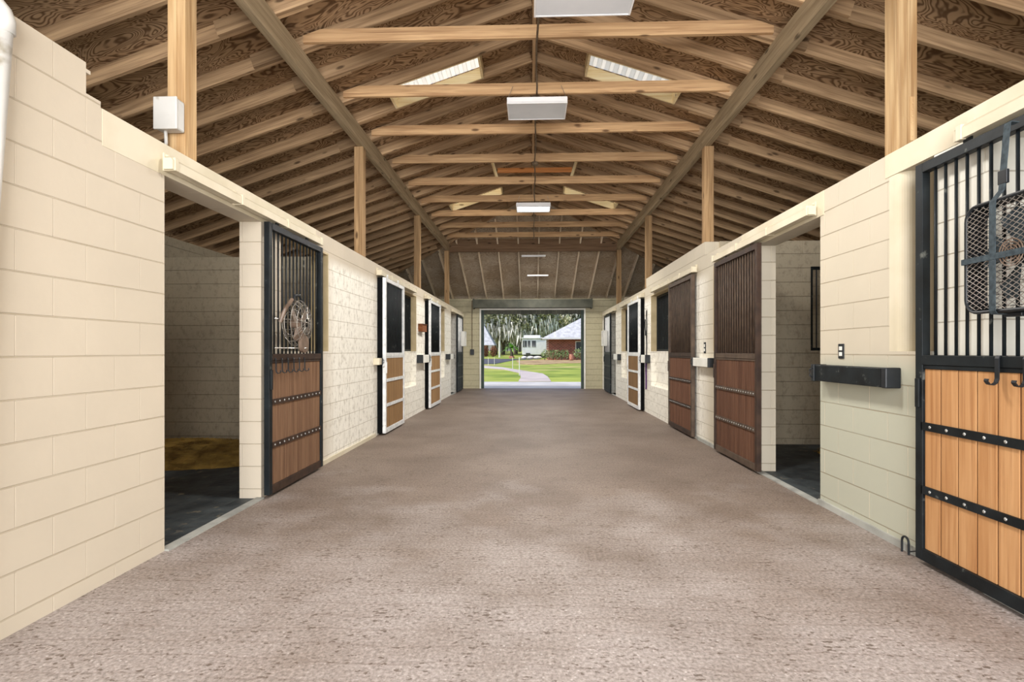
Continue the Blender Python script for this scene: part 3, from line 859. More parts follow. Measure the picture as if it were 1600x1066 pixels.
# lighter hangers and boards near the ridge by the second pair of skylights
for sx, w in ((-0.82, 'left'), (0.86, 'right')):
    board('hanger_brace', (CX + sx * 0.9, 10.55, 4.74), (CX + sx * 1.0, 10.52, 5.02), 0.04, 0.05, MT['pine'],
          'pale upright hanger above the fifth tie beam, %s of the ridge' % w, 'brace')
board('cross_board', (CX - 0.70, 10.56, 4.84), (CX + 0.76, 10.56, 4.84), 0.035, 0.09, MT['lit_tie'], 'orange-lit short board crossing under the ridge between the pale hangers', 'board')

# skylights
def skylight(s, y0, y1, x0, x1, label):
    root = thing('skylight', label, 'skylight', (CX + s * x0, y0, zb(x0)))
    def P(x, y, dz): return Vector((s * (x - x0), y - y0, zb(x) - zb(x0) + dz))
    ln = MB()
    for ya, yb_ in ((0.004, 0.024), (y1 - y0 - 0.024, y1 - y0 - 0.004)):
        ln = MB(); ln.slab([P(x0, y0 + ya, 0.0), P(x1, y0 + ya, 0.0), P(x1, y0 + ya, 0.155), P(x0, y0 + ya, 0.155)], (0, yb_ - ya, 0))
        ln.build('curb_board', MT['pine'], root)
    for xa, xb_ in ((x0, x0 + 0.03), (x1 - 0.03, x1)):
        e = MB(); e.slab([P(xa, y0, 0.0), P(xa, y1, 0.0), P(xa, y1, 0.155), P(xa, y0, 0.155)], (s * 0.03, 0, -0.01))
        e.build('end_board', MT['pine'], root)
    pn = MB(); n = 22
    for i in range(n):
        xa = x0 + (x1 - x0) * i / n; xb_ = x0 + (x1 - x0) * (i + 1) / n
        h0 = 0.186 + (0.012 if i % 2 else 0); h1 = 0.186 + (0.012 if (i + 1) % 2 else 0)
        pn.slab([P(xa, y0 - 0.02, h0), P(xb_, y0 - 0.02, h1), P(xb_, y1 + 0.02, h1), P(xa, y1 + 0.02, h0)], (0, 0, 0.004))
    pn.build('panel', MT['sky_panel'], root)
skylight(-1, 6.91, 7.48, 0.70, 1.93, 'near skylight in the left roof slope, pale pine-lined opening')
skylight(1, 6.91, 7.48, 0.70, 1.93, 'near skylight in the right roof slope, pale pine-lined opening')
skylight(-1, 12.40, 12.97, 0.72, 1.96, 'far skylight in the left roof slope, small bright opening')
skylight(1, 12.40, 12.97, 0.72, 1.96, 'far skylight in the right roof slope, small bright opening')

# conduit under the ties with boxes
cd = thing('ceiling_conduit', 'dark electrical conduit running under the middle of the tie beams', 'conduit', (0.06, 3.0, 4.575))
MB().tube([(0.01 * math.sin(i * 1.7), i * 0.45, 0.0) for i in range(29)], 0.011, 6).build('pipe', MT['conduit'], cd)
bxm = MB().disc((0, 0, 0), (0, 0, 1), 0.055, 0.045, 12).mesh('junction_box', MT['conduit'])
for y in (6.9, 9.3, 12.9, 14.2):
    part('junction_box', bxm, cd, (0, y - 3.0, 0))

# light fixtures (lamp light belongs to each fixture)
def fixture(x, y, z, w, d, label, lit, tilt=0.0, watts=30, hang=0.15, th=0.085):
    root = thing('ceiling_light', label, 'ceiling light', (x, y, z))
    root.rotation_euler = (tilt, 0, 0)
    b = MB().rbox(-w / 2, w / 2, 0, d, 0.012, th, 0.006); b.build('housing', MT['lampf'], root)
    f = MB().box(-w / 2, w / 2, 0, 0.014, 0, 0.02).box(-w / 2, w / 2, d - 0.014, d, 0, 0.02).box(-w / 2, -w / 2 + 0.014, 0.014, d - 0.014, 0, 0.02).box(w / 2 - 0.014, w / 2, 0.014, d - 0.014, 0, 0.02)
    f.build('trim_frame', MT['lampf'], root)
    if lit:
        for k in range(3):
            yy = d * (k + 1) / 4
            MB().tube([(-w / 2 + 0.02, yy, 0.006), (w / 2 - 0.02, yy, 0.006)], 0.012, 8).build('tube', MT['lamp_on'], root)
    else:
        MB().box(-w / 2 + 0.015, w / 2 - 0.015, 0.015, d - 0.015, 0.004, 0.012).build('diffuser', MT['lamp_off'], root)
    if hang > 0:
        wr = MB()
        for sx in (-1, 1):
            wr.tube([(sx * w / 2 * 0.96, 0.02, 0.08), (sx * w / 2 * 0.80, 0.02, 0.08 + hang)], 0.003, 5)
            wr.tube([(sx * w / 2 * 0.96, d - 0.02, 0.08), (sx * w / 2 * 0.80, d - 0.02, 0.08 + hang)], 0.003, 5)
        wr.build('hanging_wire', MT['chrome'], root)
    L = light('lamp', 'AREA', (x, y + d / 2, z - 0.03), watts, (1, 0.97, 0.92), (0, 0, 0), w * 0.9, d * 0.9)
    return root
fixture(0.28 + 0.13, 3.93, 4.06, 0.78, 0.47, 'nearest ceiling light, large white panel cut off by the top of the photo', False, hang=0.5, watts=75)
fixture(0.06 + 0.25 - 0.24, 6.75, 4.44, 0.76, 0.48, 'white rectangular ceiling light panel hanging near the near skylights', False, watts=75)
fixture(0.04, 11.55, 4.44, 0.74, 0.5, 'bright lit ceiling light with visible tubes, middle of the aisle', True, watts=120)
fixture(0.06, 16.08, 4.17, 0.72, 0.12, 'slim strip light on the far roof end just below the header beam', False, hang=0, watts=38, th=0.04)
fixture(0.20, 17.35, 3.76, 0.68, 0.12, 'farthest slim strip light, low on the far roof end above the exit', False, hang=0, watts=38, th=0.04)

# ------------------------------------------------------------------ stall doors
def stall_door(s, y0, w, mf, mp, mb_bar, label, xoff=0.03, screen=False, ml=None, nb=None, bolts=True, zlow=0.03, mlow=None, pwid=0.098, scol=None, boxed=False):
    """sliding door hung on the aisle face; s=-1 left wall, +1 right wall; origin at near bottom corner"""
    xf = (XL + xoff) if s < 0 else (XR - xoff)
    root = thing('stall_door', label, 'stall door', (xf, y0, zlow))
    Hd = 2.47
    t = 0.05
    a, b = (0, t) if s < 0 else (-t, 0)
    mlow = mlow or mf
    up = MB()
    up.rbox(a, b, 0, 0.06, 0, Hd, 0.003).rbox(a, b, w - 0.06, w, 0, Hd, 0.003)
    up.rbox(a, b, 0.06, w - 0.06, Hd - 0.06, Hd, 0.003)
    up.build('frame', mf, root)
    if boxed:
        c0, c1 = sorted((a if s < 0 else b, (a if s < 0 else b) - (-s) * 0.085))
        bk = MB().rbox(c0, c1, 0.0, 0.055, 0, Hd, 0.003).rbox(c0, c1, w - 0.055, w, 0, Hd, 0.003)
        bk.box(c0, c1, 0.055, w - 0.055, Hd - 0.05, Hd)
        bk.build('side_channel', MT['matte_black'], root)
        for ya in (0.06, w - 0.085):  # black strips standing in for the shadow beside the boards
            MB().box(c0 + 0.05 if s < 0 else c0 + 0.01, c1 - 0.01 if s < 0 else c1 - 0.05, ya, ya + 0.025, 0.075, Hd - 0.06).build('shadow_strip', MT['matte_black'], root)
    md = MB().rbox(a, b, 0.06, w - 0.06, 1.215, 1.275, 0.003).rbox(a + 0.006, b - 0.006, 0.06, w - 0.06, 1.19, 1.215, 0.003)
    md.build('middle_rail', mlow, root)
    MB().rbox(a, b, 0.06, w - 0.06, 0, 0.075, 0.003).build('bottom_rail', mlow, root)
    # planks with grooves
    n = max(8, int(round((w - 0.12) / pwid))); pw = (w - 0.12) / n
    pk = MB(); c = (a + b) / 2
    for k in range(n):
        pk.rbox(c - 0.011, c + 0.011, 0.06 + k * pw + 0.0045, 0.06 + (k + 1) * pw - 0.0045, 0.075, 1.19, 0.003)
    pk.build('board_panel', mp, root)
    MB().box(c - 0.004, c + 0.004, 0.06, w - 0.06, 0.075, 1.19).build('backing', MT['darkbrown'], root)
    bolt = MB().ball((0, 0, 0), 0.011, (0.5, 1, 1), 1).mesh('bolt', MT['bolt'], True)
    side = b + 0.004 if s < 0 else a - 0.004
    for zz in (0.415, 0.81):
        r = MB().box(b - 0.012 if s < 0 else a, b if s < 0 else a + 0.012, 0.05, w - 0.05, zz, zz + 0.05)
        ro = r.build('cross_rail', mlow, root)
        if bolts:
            for k in range(n):
                part('bolt', bolt, ro, (b + 0.002 if s < 0 else a - 0.002, 0.06 + (k + 0.5) * pw, zz + 0.025))
    nb = nb or int(round((w - 0.12) / 0.08)) - 1
    bm_ = MB().tube([(0, 0, 1.26), (0, 0, Hd - 0.05)], 0.0085, 8).mesh('bar', mb_bar, True)
    for k in range(nb):
        part('bar', bm_, root, (c, 0.06 + (w - 0.12) * (k + 1) / (nb + 1), 0))
    if screen:
        MB().box(c - 0.014 - 0.002 if s < 0 else c + 0.012, c - 0.012 if s < 0 else c + 0.016, 0.06, w - 0.06, 1.275, Hd - 0.06).build('mesh_screen', scol or MT['screen'], root)
    # roller hangers
    hg = MB().box(c - 0.004, c + 0.004, -0.03, 0.03, Hd, Hd + 0.06).disc((c, 0, Hd + 0.05), (1, 0, 0), 0.02, 0.02, 12).mesh('roller_hanger', ml or mf)
    part('roller_hanger', hg, root, (0, 0.2, 0)); part('roller_hanger', hg, root, (0, w - 0.38, 0))
    # latch
    lt = MB().rbox(b if s < 0 else a - 0.014, b + 0.014 if s < 0 else a, 0.012, 0.045, 0.95, 1.13, 0.003)
    lo = lt.build('latch', mf, root)
    if s > 0: lo.location = (0, w - 0.058, 0)
    return root

def track(s, y0, y1, label, nbr=3):
    xf = XL if s < 0 else XR
    root = thing('door_track', label, 'door track', (xf, y0, 2.53))
    L = y1 - y0
    d0, d1 = 0.018, 0.082
    q = lambda d: -s * d
    x0, x1 = sorted((q(d0), q(d1)))
    prof = [(x0, 0.0), (x0 + 0.0, 0.06), (x0 + 0.012 if s > 0 else x0, 0.075), (x1 - 0.012 if s < 0 else x1, 0.075), (x1, 0.06), (x1, 0.0)]
    MB().prism(prof, 'Y', 0, L).build('rail', MT['cream'], root)
    br = MB().rbox(min(0, q(0.088)), max(0, q(0.088)), -0.02, 0.02, -0.004, 0.082, 0.003)
    br.rbox(min(0, q(0.012)), max(0, q(0.012)), -0.02, 0.02, 0.08, 0.115, 0.002)
    br.tube([(q(0.0), 0, 0.1), (q(0.03), 0, 0.1)], 0.009, 8)
    bm_ = br.mesh('bracket', MT['cream'])
    for k in range(nbr):
        part('bracket', bm_, root, (0, 0.04 + (L - 0.08) * k / (nbr - 1), 0))
    return root

# left side, near to far
stall_door(-1, 4.76, 1.25, MT['black'], MT['wood_brown'], MT['black'], 'black-framed sliding stall door with brown boards and a fan, slid open beside the near left doorway', mlow=MT['darkbrown'])
track(-1, 3.45, 6.02, 'cream door track above the open doorway and near door on the left wall', 4)
dl2 = stall_door(-1, 8.42, 1.27, MT['whitesteel'], MT['wood_tan'], MT['black'], 'white-framed closed stall door, first of the two on the left wall', screen=True, bolts=False, xoff=0.086, boxed=True)
track(-1, 8.35, 11.0, 'cream door track over the first white-framed door on the left wall', 5)
dl3 = stall_door(-1, 12.22, 1.40, MT['whitesteel'], MT['wood_tan'], MT['black'], 'white-framed closed stall door, second and farther one on the left wall', screen=True, bolts=False, xoff=0.086, boxed=True)
track(-1, 12.1, 15.0, 'cream door track over the farther white-framed door on the left wall', 5)
stall_door(-1, 17.15, 1.35, MT['black'], MT['screen'], MT['whitesteel'], 'last stall door on the left wall, beside the end wall, with a white fan', screen=True, bolts=False)
track(-1, 16.2, 18.6, 'cream door track over the last stall doorway on the left wall', 4)
# right side
stall_door(1, 2.19, 1.30, MT['black'], MT['wood_orange'], MT['black'], 'nearest stall door at the right edge, black bars over orange-brown boards, black fan strapped on', pwid=0.125)
track(1, 1.2, 3.18, 'cream door track over the nearest right stall door with the orange boards', 3)
stall_door(1, 5.88, 1.37, MT['darkbrown'], MT['wood_red'], MT['brownsteel'], 'tall brown-barred stall door slid open beyond the open right doorway', mlow=MT['brownsteel'], bolts=True, pwid=0.07, screen=True, scol=MT['darkbrown'])
track(1, 4.80, 7.35, 'cream door track over the open right doorway', 4)
stall_door(1, 8.24, 1.40, MT['brownsteel'], MT['wood_red'], MT['brownsteel'], 'brown-barred closed stall door in the middle of the right wall, beyond the narrow cream wall strip', mlow=MT['darkbrown'], bolts=True, pwid=0.07, screen=True, scol=MT['darkbrown'])
track(1, 8.2, 11.1, 'cream door track over the closed brown door in the middle of the right wall', 5)
stall_door(1, 12.02, 1.38, MT['whitesteel'], MT['wood_tan'], MT['black'], 'white-framed closed stall door, the only one on the right wall', screen=True, bolts=False, xoff=0.086, boxed=True)
track(1, 12.0, 14.9, 'cream door track over the white-framed door on the right wall', 5)
stall_door(1, 16.75, 1.35, MT['black'], MT['screen'], MT['whitesteel'], 'last stall door on the right wall, beside the end wall, with a white fan', screen=True, bolts=False)
track(1, 16.0, 18.4, 'cream door track over the last stall doorway on the right wall', 4)

# added window liners, the jambs' shade put into their tan cream colour
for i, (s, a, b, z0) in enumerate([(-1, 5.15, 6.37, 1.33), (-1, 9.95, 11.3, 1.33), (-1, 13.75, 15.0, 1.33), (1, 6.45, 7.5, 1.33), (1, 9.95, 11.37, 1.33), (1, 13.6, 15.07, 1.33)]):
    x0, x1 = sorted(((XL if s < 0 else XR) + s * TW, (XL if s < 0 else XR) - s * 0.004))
    struct('trim_%d' % (30 + i), MB().box(x0, x1, b - 0.02, b, z0, 2.5).box(x0, x1, a, b - 0.02, 2.48, 2.5), MT['shaded_jamb'])
# dark barred grilles in the stall windows
def win_grille(s, a, b, label, z0=1.33, z1=2.5):
    x = XL - 0.13 if s < 0 else XR + 0.13
    r = bar_grille('window_grille', label, 'Y', (x, a + 0.01, z0), b - a - 0.035, z1 - z0 - 0.03, int((b - a) / 0.085), MT['black'], MT['black'], kind_struct=False)
    MB().box(-0.004 + s * 0.03, 0.004 + s * 0.03, 0.04, b - a - 0.07, 0.04, z1 - z0 - 0.07).build('screen', MT['screen'], r)
    return r
win_grille(-1, 9.95, 11.3, 'dark barred grille in the window beside the first white-framed left door')
win_grille(-1, 13.75, 15.0, 'dark barred grille in the window beside the farther white-framed left door')
win_grille(1, 9.95, 11.37, 'dark barred grille in the window beside the closed brown right door')
win_grille(1, 13.6, 15.07, 'dark barred grille in the window beside the white-framed right door')

# ------------------------------------------------------------------ padded bars on the walls beside doors
def wall_bar(s, y0, y1, z0, z1, mbody, mend, label, depth=0.10):
    xf = XL if s < 0 else XR
    root = thing('wall_bar', label, 'wall bar', (xf, y0, z0))
    q = sorted((0, -s * depth))
    h = z1 - z0
    MB().rbox(q[0], q[1], 0.05, y1 - y0, 0, h, 0.006).build('beam', mbody, root)
    MB().rbox(q[0] - 0.003, q[1] + 0.003, 0, 0.05, -0.003, h + 0.003, 0.008).build('end_cap', mend, root)
    pl = MB().rbox(min(0, -s * (depth + 0.01)), max(0, -s * (depth + 0.01)), y1 - y0 - 0.04, y1 - y0 + 0.004, -0.004, h + 0.004, 0.003)
    pl.tube([(-s * (depth + 0.008), y1 - y0 - 0.02, h * 0.2), (-s * (depth + 0.03), y1 - y0 - 0.02, h * 0.3), (-s * (depth + 0.03), y1 - y0 - 0.02, h * 0.7), (-s * (depth + 0.008), y1 - y0 - 0.02, h * 0.8)], 0.006, 6)
    pl.build('latch_plate', MT['blackp'], root)
    return root
wall_bar(1, 3.74, 4.70, 1.08, 1.215, MT['black'], MT['blackp'], 'black box bar fixed to the near right wall below the outlet')
wall_bar(1, 7.40, 8.15, 1.11, 1.235, MT['white_paint'], MT['blackp'], 'white bar with a black end between the two brown right doors')
wall_bar(1, 11.45, 11.98, 1.08, 1.25, MT['white_paint'], MT['blackp'], 'white bar with black end next to the white-framed right door')
wall_bar(1, 15.15, 15.95, 1.08, 1.25, MT['white_paint'], MT['blackp'], 'small white bar with black end near the last right doorway')
wall_bar(-1, 8.22, 8.40, 1.12, 1.22, MT['cream'], MT['cream'], 'short white latch block beside the first white-framed left door', 0.09)
wall_bar(-1, 11.35, 12.12, 1.08, 1.25, MT['white_paint'], MT['blackp'], 'bar with dark end and white face beside the farther white-framed left door', 0.13)
wall_bar(-1, 15.2, 15.95, 1.10, 1.25, MT['white_paint'], MT['blackp'], 'small white bar with dark end before the last left doorway', 0.13)

# ------------------------------------------------------------------ hooks
def hook_mesh():
    mb = MB()
    # flat strap over the rail, down and curled out in front
    pr = [(0.0, 0.10), (0.0, 0.115), (-0.02, 0.118), (-0.022, 0.09)]
    w = 0.012
    def strip(path):
        for (x0, z0), (x1, z1) in zip(path[:-1], path[1:]):
            d = Vector((x1 - x0, 0, z1 - z0)).normalized(); n = Vector((-d.z, 0, d.x)) * 0.003
            P = [(x0 + n.x, z0 + n.z), (x1 + n.x, z1 + n.z), (x1 - n.x, z1 - n.z), (x0 - n.x, z0 - n.z)]
            mb.prism(P, 'Y', -w, w)
    strip([(0.045, 0.05), (0.045, 0.075), (0.035, 0.088), (0.0, 0.088), (-0.006, 0.07), (-0.006, -0.06), (-0.012, -0.085), (-0.03, -0.1),
           (-0.05, -0.095), (-0.062, -0.075), (-0.058, -0.06)])
    return mb.mesh('bridle_hook', MT['blackp'])
hk = hook_mesh()
xs_face = XR - 0.03 - 0.05
for i, (y, lb) in enumerate([(2.88, 'leftmost black bridle hook over the middle rail of the nearest right door'),
                             (2.72, 'middle black bridle hook on the nearest right door, below the fan'),
                             (2.59, 'black bridle hook cut off at the right edge of the photo')]):
    o = bpy.data.objects.new('bridle_hook', hk); COL.objects.link(o)
    o.location = (xs_face - 0.004, y, 1.235)
    o.scale = (1, 1, 0.80)
    tag(o, lb, 'hook', 'bridle hooks on the nearest right door')
for i in range(6):
    o = bpy.data.objects.new('bridle_hook', hk); COL.objects.link(o)
    o.location = (XL + 0.03 + 0.05 + 0.004, 4.87 + i * 0.125, 1.20); o.rotation_euler = (0, 0, PI)
    o.scale = (0.8, 0.8, 0.75)
    tag(o, 'small black hook on the near left door rail, %s of six from the left' % ['first', 'second', 'third', 'fourth', 'fifth', 'sixth'][i], 'hook', 'hooks on the near left door')
MB().box(0, 0.012, 0, 0.06, 0, 0.022).build('blue_tag', MT['blue'], None, loc=(xs_face - 0.012, 2.635, 1.235))
tag(bpy.data.objects['blue_tag'], 'small blue and orange tag on the rail of the nearest right door', 'tag')
MB().box(-0.001, 0.013, 0.0, 0.03, 0.001, 0.021).build('orange_end', MT['wood_orange'], bpy.data.objects['blue_tag'], loc=(0, -0.031, 0))

# ------------------------------------------------------------------ black box fan strapped on the nearest right door
def round_rect(cy, cz, hw, hh, r, x, n=6):
    pts = []
    for (sy, sz, a0) in ((1, 1, 0), (-1, 1, PI / 2), (-1, -1, PI), (1, -1, 3 * PI / 2)):
        for k in range(n + 1):
            a = a0 + k * PI / 2 / n
            pts.append((x, cy + sy * (hw - r) + r * math.cos(a), cz + sz * (hh - r) + r * math.sin(a)))
    return pts
fx = xs_face - 0.012
fan = thing('box_fan', 'black square box fan strapped to the bars of the nearest right stall door', 'fan', (fx, 2.66, 1.53))
fw, fh = 0.275, 0.275
bdy = MB()
bdy.tube(round_rect(0, fh, fw, fh, 0.07, -0.11), 0.009, 8, True).tube(round_rect(0, fh, fw, fh, 0.07, -0.012), 0.009, 8, True)
ra = round_rect(0, fh, fw, fh, 0.07, -0.11); rb = round_rect(0, fh, fw, fh, 0.07, -0.012)
n = len(ra)
bdy.add(ra + rb, [(i, (i + 1) % n, n + (i + 1) % n, n + i) for i in range(n)])
bdy.build('housing', MT['blackp'], fan)
def diag_grid(x, m, nm):
    g = MB(); R = 2 * fw; st = 0.026
    import itertools
    for sgn in (1, -1):
        k = -R
        while k < R:
            # line z = fh + sgn*0.62*y + k clipped to the rounded square
            seg = []
            for i in range(41):
                y = -fw + 0.008 + (2 * fw - 0.016) * i / 40
                z = sgn * 0.62 * y + k
                ins = abs(z) < fh - 0.008
                cy_, cz_ = abs(y) - (fw - 0.07), abs(z) - (fh - 0.07)
                if cy_ > 0 and cz_ > 0 and math.hypot(cy_, cz_) > 0.066: ins = False
                if ins: seg.append((x, y, fh + z))
            if len(seg) > 1: g.tube([seg[0], seg[-1]], 0.0022, 4)
            k += st
    return g.build(nm, m, fan)
diag_grid(-0.112, MT['chrome'], 'front_grille')
bl = MB()
for k in range(5):
    a0 = 2 * PI * k / 5
    P = []
    for (r_, da, dx) in ((0.045, -0.25, -0.015), (0.045, 0.45, 0.015), (0.22, 0.55, 0.025), (0.235, 0.1, 0.0), (0.215, -0.25, -0.02)):
        P.append((-0.055 + dx, r_ * math.cos(a0 + da), fh + r_ * math.sin(a0 + da)))
    bl_ = MB().slab(P, (0.003, 0, 0)); bl_.build('blade', MT['strap'], fan)
MB().disc((-0.05, 0, fh), (1, 0, 0), 0.055, 0.07, 20).build('motor_hub', MT['blackp'], fan)
cr = MB()
for r_ in (0.02, 0.035, 0.05, 0.065): cr.tube([(-0.118, r_ * math.cos(2 * PI * k / 24), fh + r_ * math.sin(2 * PI * k / 24)) for k in range(24)], 0.003, 5, True)
for k in range(8):
    a = 2 * PI * k / 8; cr.tube([(-0.118, 0.012 * math.cos(a), fh + 0.012 * math.sin(a)), (-0.118, 0.065 * math.cos(a), fh + 0.065 * math.sin(a))], 0.0025, 4)
cr.build('centre_ring', MT['fan_tan'], fan)
MB().rbox(-0.07, -0.02, 0.0, 0.10, -0.03, -0.011, 0.004).build('foot', MT['blackp'], fan)
bkg = MB()
for k in range(9):
    z = 0.03 + k * 0.061; bkg.tube([(-0.014, -fw + 0.01, z), (-0.014, fw - 0.01, z)], 0.002, 4)
bkg.build('rear_grille', MT['blackp'], fan)
stp = thing('fan_strap', 'dark grey webbing strap with buckle holding the black box fan on the nearest right door', 'strap', (fx - 0.126, 2.755, 1.53))
sv = MB()
path = [(0.115, 0.93), (0.075, 0.935), (0.07, 0.90), (0.045, 0.60), (0.002, 0.545), (0.0, 0.5), (0.0, 0.0), (0.01, -0.015), (0.11, -0.018)]
for (x0, z0), (x1, z1) in zip(path[:-1], path[1:]):
    d = Vector((x1 - x0, 0, z1 - z0)).normalized(); nn = Vector((-d.z, 0, d.x)) * 0.0012
    sv.prism([(x0 + nn.x, z0 + nn.z), (x1 + nn.x, z1 + nn.z), (x1 - nn.x, z1 - nn.z), (x0 - nn.x, z0 - nn.z)], 'Y', -0.019, 0.019)
sv.build('upright_webbing', MT['strap'], stp)
sh = MB().box(-0.003, 0.0, -0.37, 0.19, 0.255, 0.285).box(-0.003, 0.11, 0.187, 0.19, 0.255, 0.285)
sh.build('crosswise_webbing', MT['strap'], stp)
MB().rbox(0.045, 0.062, -0.026, 0.026, 0.63, 0.70, 0.004).build('buckle', MT['blackp'], stp)

# ------------------------------------------------------------------ cage fan on the near left door
cf = thing('cage_fan', 'round wire cage fan with tan blades clamped on the near left stall door', 'fan', (XL + 0.10, 5.12, 1.30))
fc = (0.09, 0.0, 0.30); R = 0.22
def ring(c, r, x, nseg=28): return [(x, c[1] + r * math.cos(2 * PI * k / nseg), c[2] + r * math.sin(2 * PI * k / nseg)) for k in range(nseg)]
cg = MB()
for r_, x in ((R, 0.05), (R * 1.0, 0.11), (R * 0.8, 0.15), (R * 0.5, 0.165), (R * 0.2, 0.17), (R * 0.8, 0.01), (R * 0.5, 0.0)):
    cg.tube(ring(fc, r_, x), 0.003, 5, True)
for k in range(20):
    a = 2 * PI * k / 20; cy_, cz_ = math.cos(a), math.sin(a)
    cg.tube([(0.17, cy_ * R * .2, fc[2] + cz_ * R * .2), (0.15, cy_ * R * .8, fc[2] + cz_ * R * .8), (0.11, cy_ * R, fc[2] + cz_ * R), (0.05, cy_ * R, fc[2] + cz_ * R), (0.01, cy_ * R * .8, fc[2] + cz_ * R * .8)], 0.0022, 4)
cg.build('cage', MT['chrome'], cf)
for k in range(3):
    a0 = 2 * PI * k / 3 + 0.4; P = []
    for r_, da, dx in ((0.04, -0.5, -0.02), (0.04, 0.6, 0.02), (0.16, 0.7, 0.03), (0.195, 0.2, 0.01), (0.17, -0.35, -0.02)):
        P.append((0.09 + dx, r_ * math.cos(a0 + da), fc[2] + r_ * math.sin(a0 + da)))
    MB().slab(P, (0.004, 0, 0)).build('blade', MT['fan_tan'], cf)
MB().disc((0.06, 0, fc[2]), (1, 0, 0), 0.045, 0.08, 20).build('motor', MT['fan_tan'], cf)
MB().disc((0.14, 0.0, 0.10), (1, 0, 0), 0.085, 0.03, 24).build('switch_housing', MT['fan_tan'], cf)
ha = MB().tube([(0.09, -0.12, 0.50), (0.09, -0.09, 0.56), (0.09, 0.02, 0.57), (0.09, 0.08, 0.51)], 0.012, 8)
ha.build('handle', MT['blackp'], cf)
ar = MB().tube([(0.02, -0.235, 0.30), (0.06, -0.22, 0.42), (0.09, -0.14, 0.52)], 0.018, 8)
ar.build('bracket', MT['fan_tan'], cf)
MB().tube([(0, -0.30, 0.33), (0.10, -0.05, 0.33), (0.13, 0.12, 0.31)], 0.006, 6).build('clamp_rod', MT['chrome'], cf)
rod = MB().tube([(0, -0.30, 0.06), (0.16, 0.0, 0.06), (0.14, 0.1, 0.06)], 0.006, 6)
rod.build('clamp_rod', MT['chrome'], cf)

# white fans on the last doors
for s, y, lb in ((-1, 17.9, 'small white box fan hanging on the last left stall door'), (1, 17.3, 'small white box fan hanging on the last right stall door')):
    x = (XL + 0.085) if s < 0 else (XR - 0.085)
    r = thing('white_box_fan', lb, 'fan', (x, y, 1.5))
    q = sorted((0, -s * 0.12))
    f = MB().box(q[0], q[1], 0, 0.03, 0, 0.5).box(q[0], q[1], 0.47, 0.5, 0, 0.5).box(q[0], q[1], 0.03, 0.47, 0, 0.03).box(q[0], q[1], 0.03, 0.47, 0.47, 0.5)
    f.build('housing', MT['white_paint'], r)
    g = MB()
    for k in range(6): g.tube([((q[0] + q[1]) / 2 - s * 0.05, 0.25 + 0.035 * (k + 1) * math.cos(a * PI / 8), 0.25 + 0.035 * (k + 1) * math.sin(a * PI / 8)) for a in range(16)], 0.003, 4, True)
    g.build('grille', MT['white_paint'], r)
    MB().disc(((q[0] + q[1]) / 2, 0.25, 0.25), (1, 0, 0), 0.05, 0.09, 12).build('motor', MT['white_paint'], r)

# ------------------------------------------------------------------ wall fittings
def outlet(s, y, z, m1, m2, label, w=0.075, h=0.12):
    xf = XL if s < 0 else XR
    r = thing('outlet_plate', label, 'outlet', (xf, y, z))
    q = sorted((0, -s * 0.008)); MB().rbox(q[0], q[1], 0, w, 0, h, 0.002).build('plate', m1, r)
    q2 = sorted((-s * 0.007, -s * 0.013))
    for zz in (h * 0.18, h * 0.56):
        MB().rbox(q2[0], q2[1], w * 0.25, w * 0.75, zz, zz + h * 0.26, 0.002).build('socket', m2, r)
outlet(1, 4.40, 1.27, MT['blackp'], MT['white_paint'], 'black outlet plate with white sockets on the near right wall')
outlet(1, 7.82, 1.30, MT['blackp'], MT['white_paint'], 'small dark outlet on the wall strip between the two brown right doors', 0.08, 0.16)
# switch box and conduit on the end wall
sw = thing('switch_box', 'small dark switch box with conduit on the end wall left of the exit', 'switch', (-2.12, YB, 1.2))
MB().rbox(-0.07, 0.07, -0.05, 0, 0, 0.2, 0.006).build('box', MT['blackp'], sw)
MB().tube([(0, -0.02, 0.2), (0, -0.02, 1.95)], 0.012, 6).build('conduit', MT['conduit'], sw)
# junction box on nearest left post
jb = thing('junction_box', 'weathered off-white electrical box on the nearest left roof post', 'electrical box', (XL - 0.05, 3.695, 2.86))
MB().rbox(-0.10, 0.055, -0.085, 0.0, 0, 0.215, 0.012).build('box', MT['pvc'], jb)
MB().rbox(-0.105, 0.06, -0.10, -0.085, -0.004, 0.219, 0.005).build('cover', MT['pvc'], jb)
MB().tube([(-0.05, -0.05, 0.0), (-0.05, -0.045, -0.08), (-0.07, -0.04, -0.148)], 0.011, 8).build('pipe', MT['pvc'], jb)
# white pipe in the left foreground
pp = thing('white_pipe', 'white plastic pipe running up the left wall at the photo edge', 'pipe', (XL + 0.045, 2.335, 0))
MB().tube([(0, -0.20, 0.0), (0, -0.07, 1.5), (0, 0.03, 2.80)], 0.028, 14).build('pipe', MT['pvc'], pp, smooth=True)
MB().tube([(0, 0.03, 2.78), (0, 0.03, 2.84), (-0.01, 0.025, 2.875), (-0.04, 0.0, 2.93), (-0.12, -0.02, 2.945)], 0.036, 14).build('elbow', MT['pvc'], pp, smooth=True)
# brown box on left wall between stalls
bb = thing('wooden_box', 'small brown wooden box mounted on the left wall between the white-framed doors', 'box', (XL, 11.5, 1.76))
MB().rbox(0, 0.10, 0, 0.45, 0, 0.15, 0.006).build('body', MT['brownbox'], bb)
MB().rbox(0.0, 0.115, -0.01, 0.46, 0.15, 0.165, 0.003).build('lid', MT['brownbox'], bb)
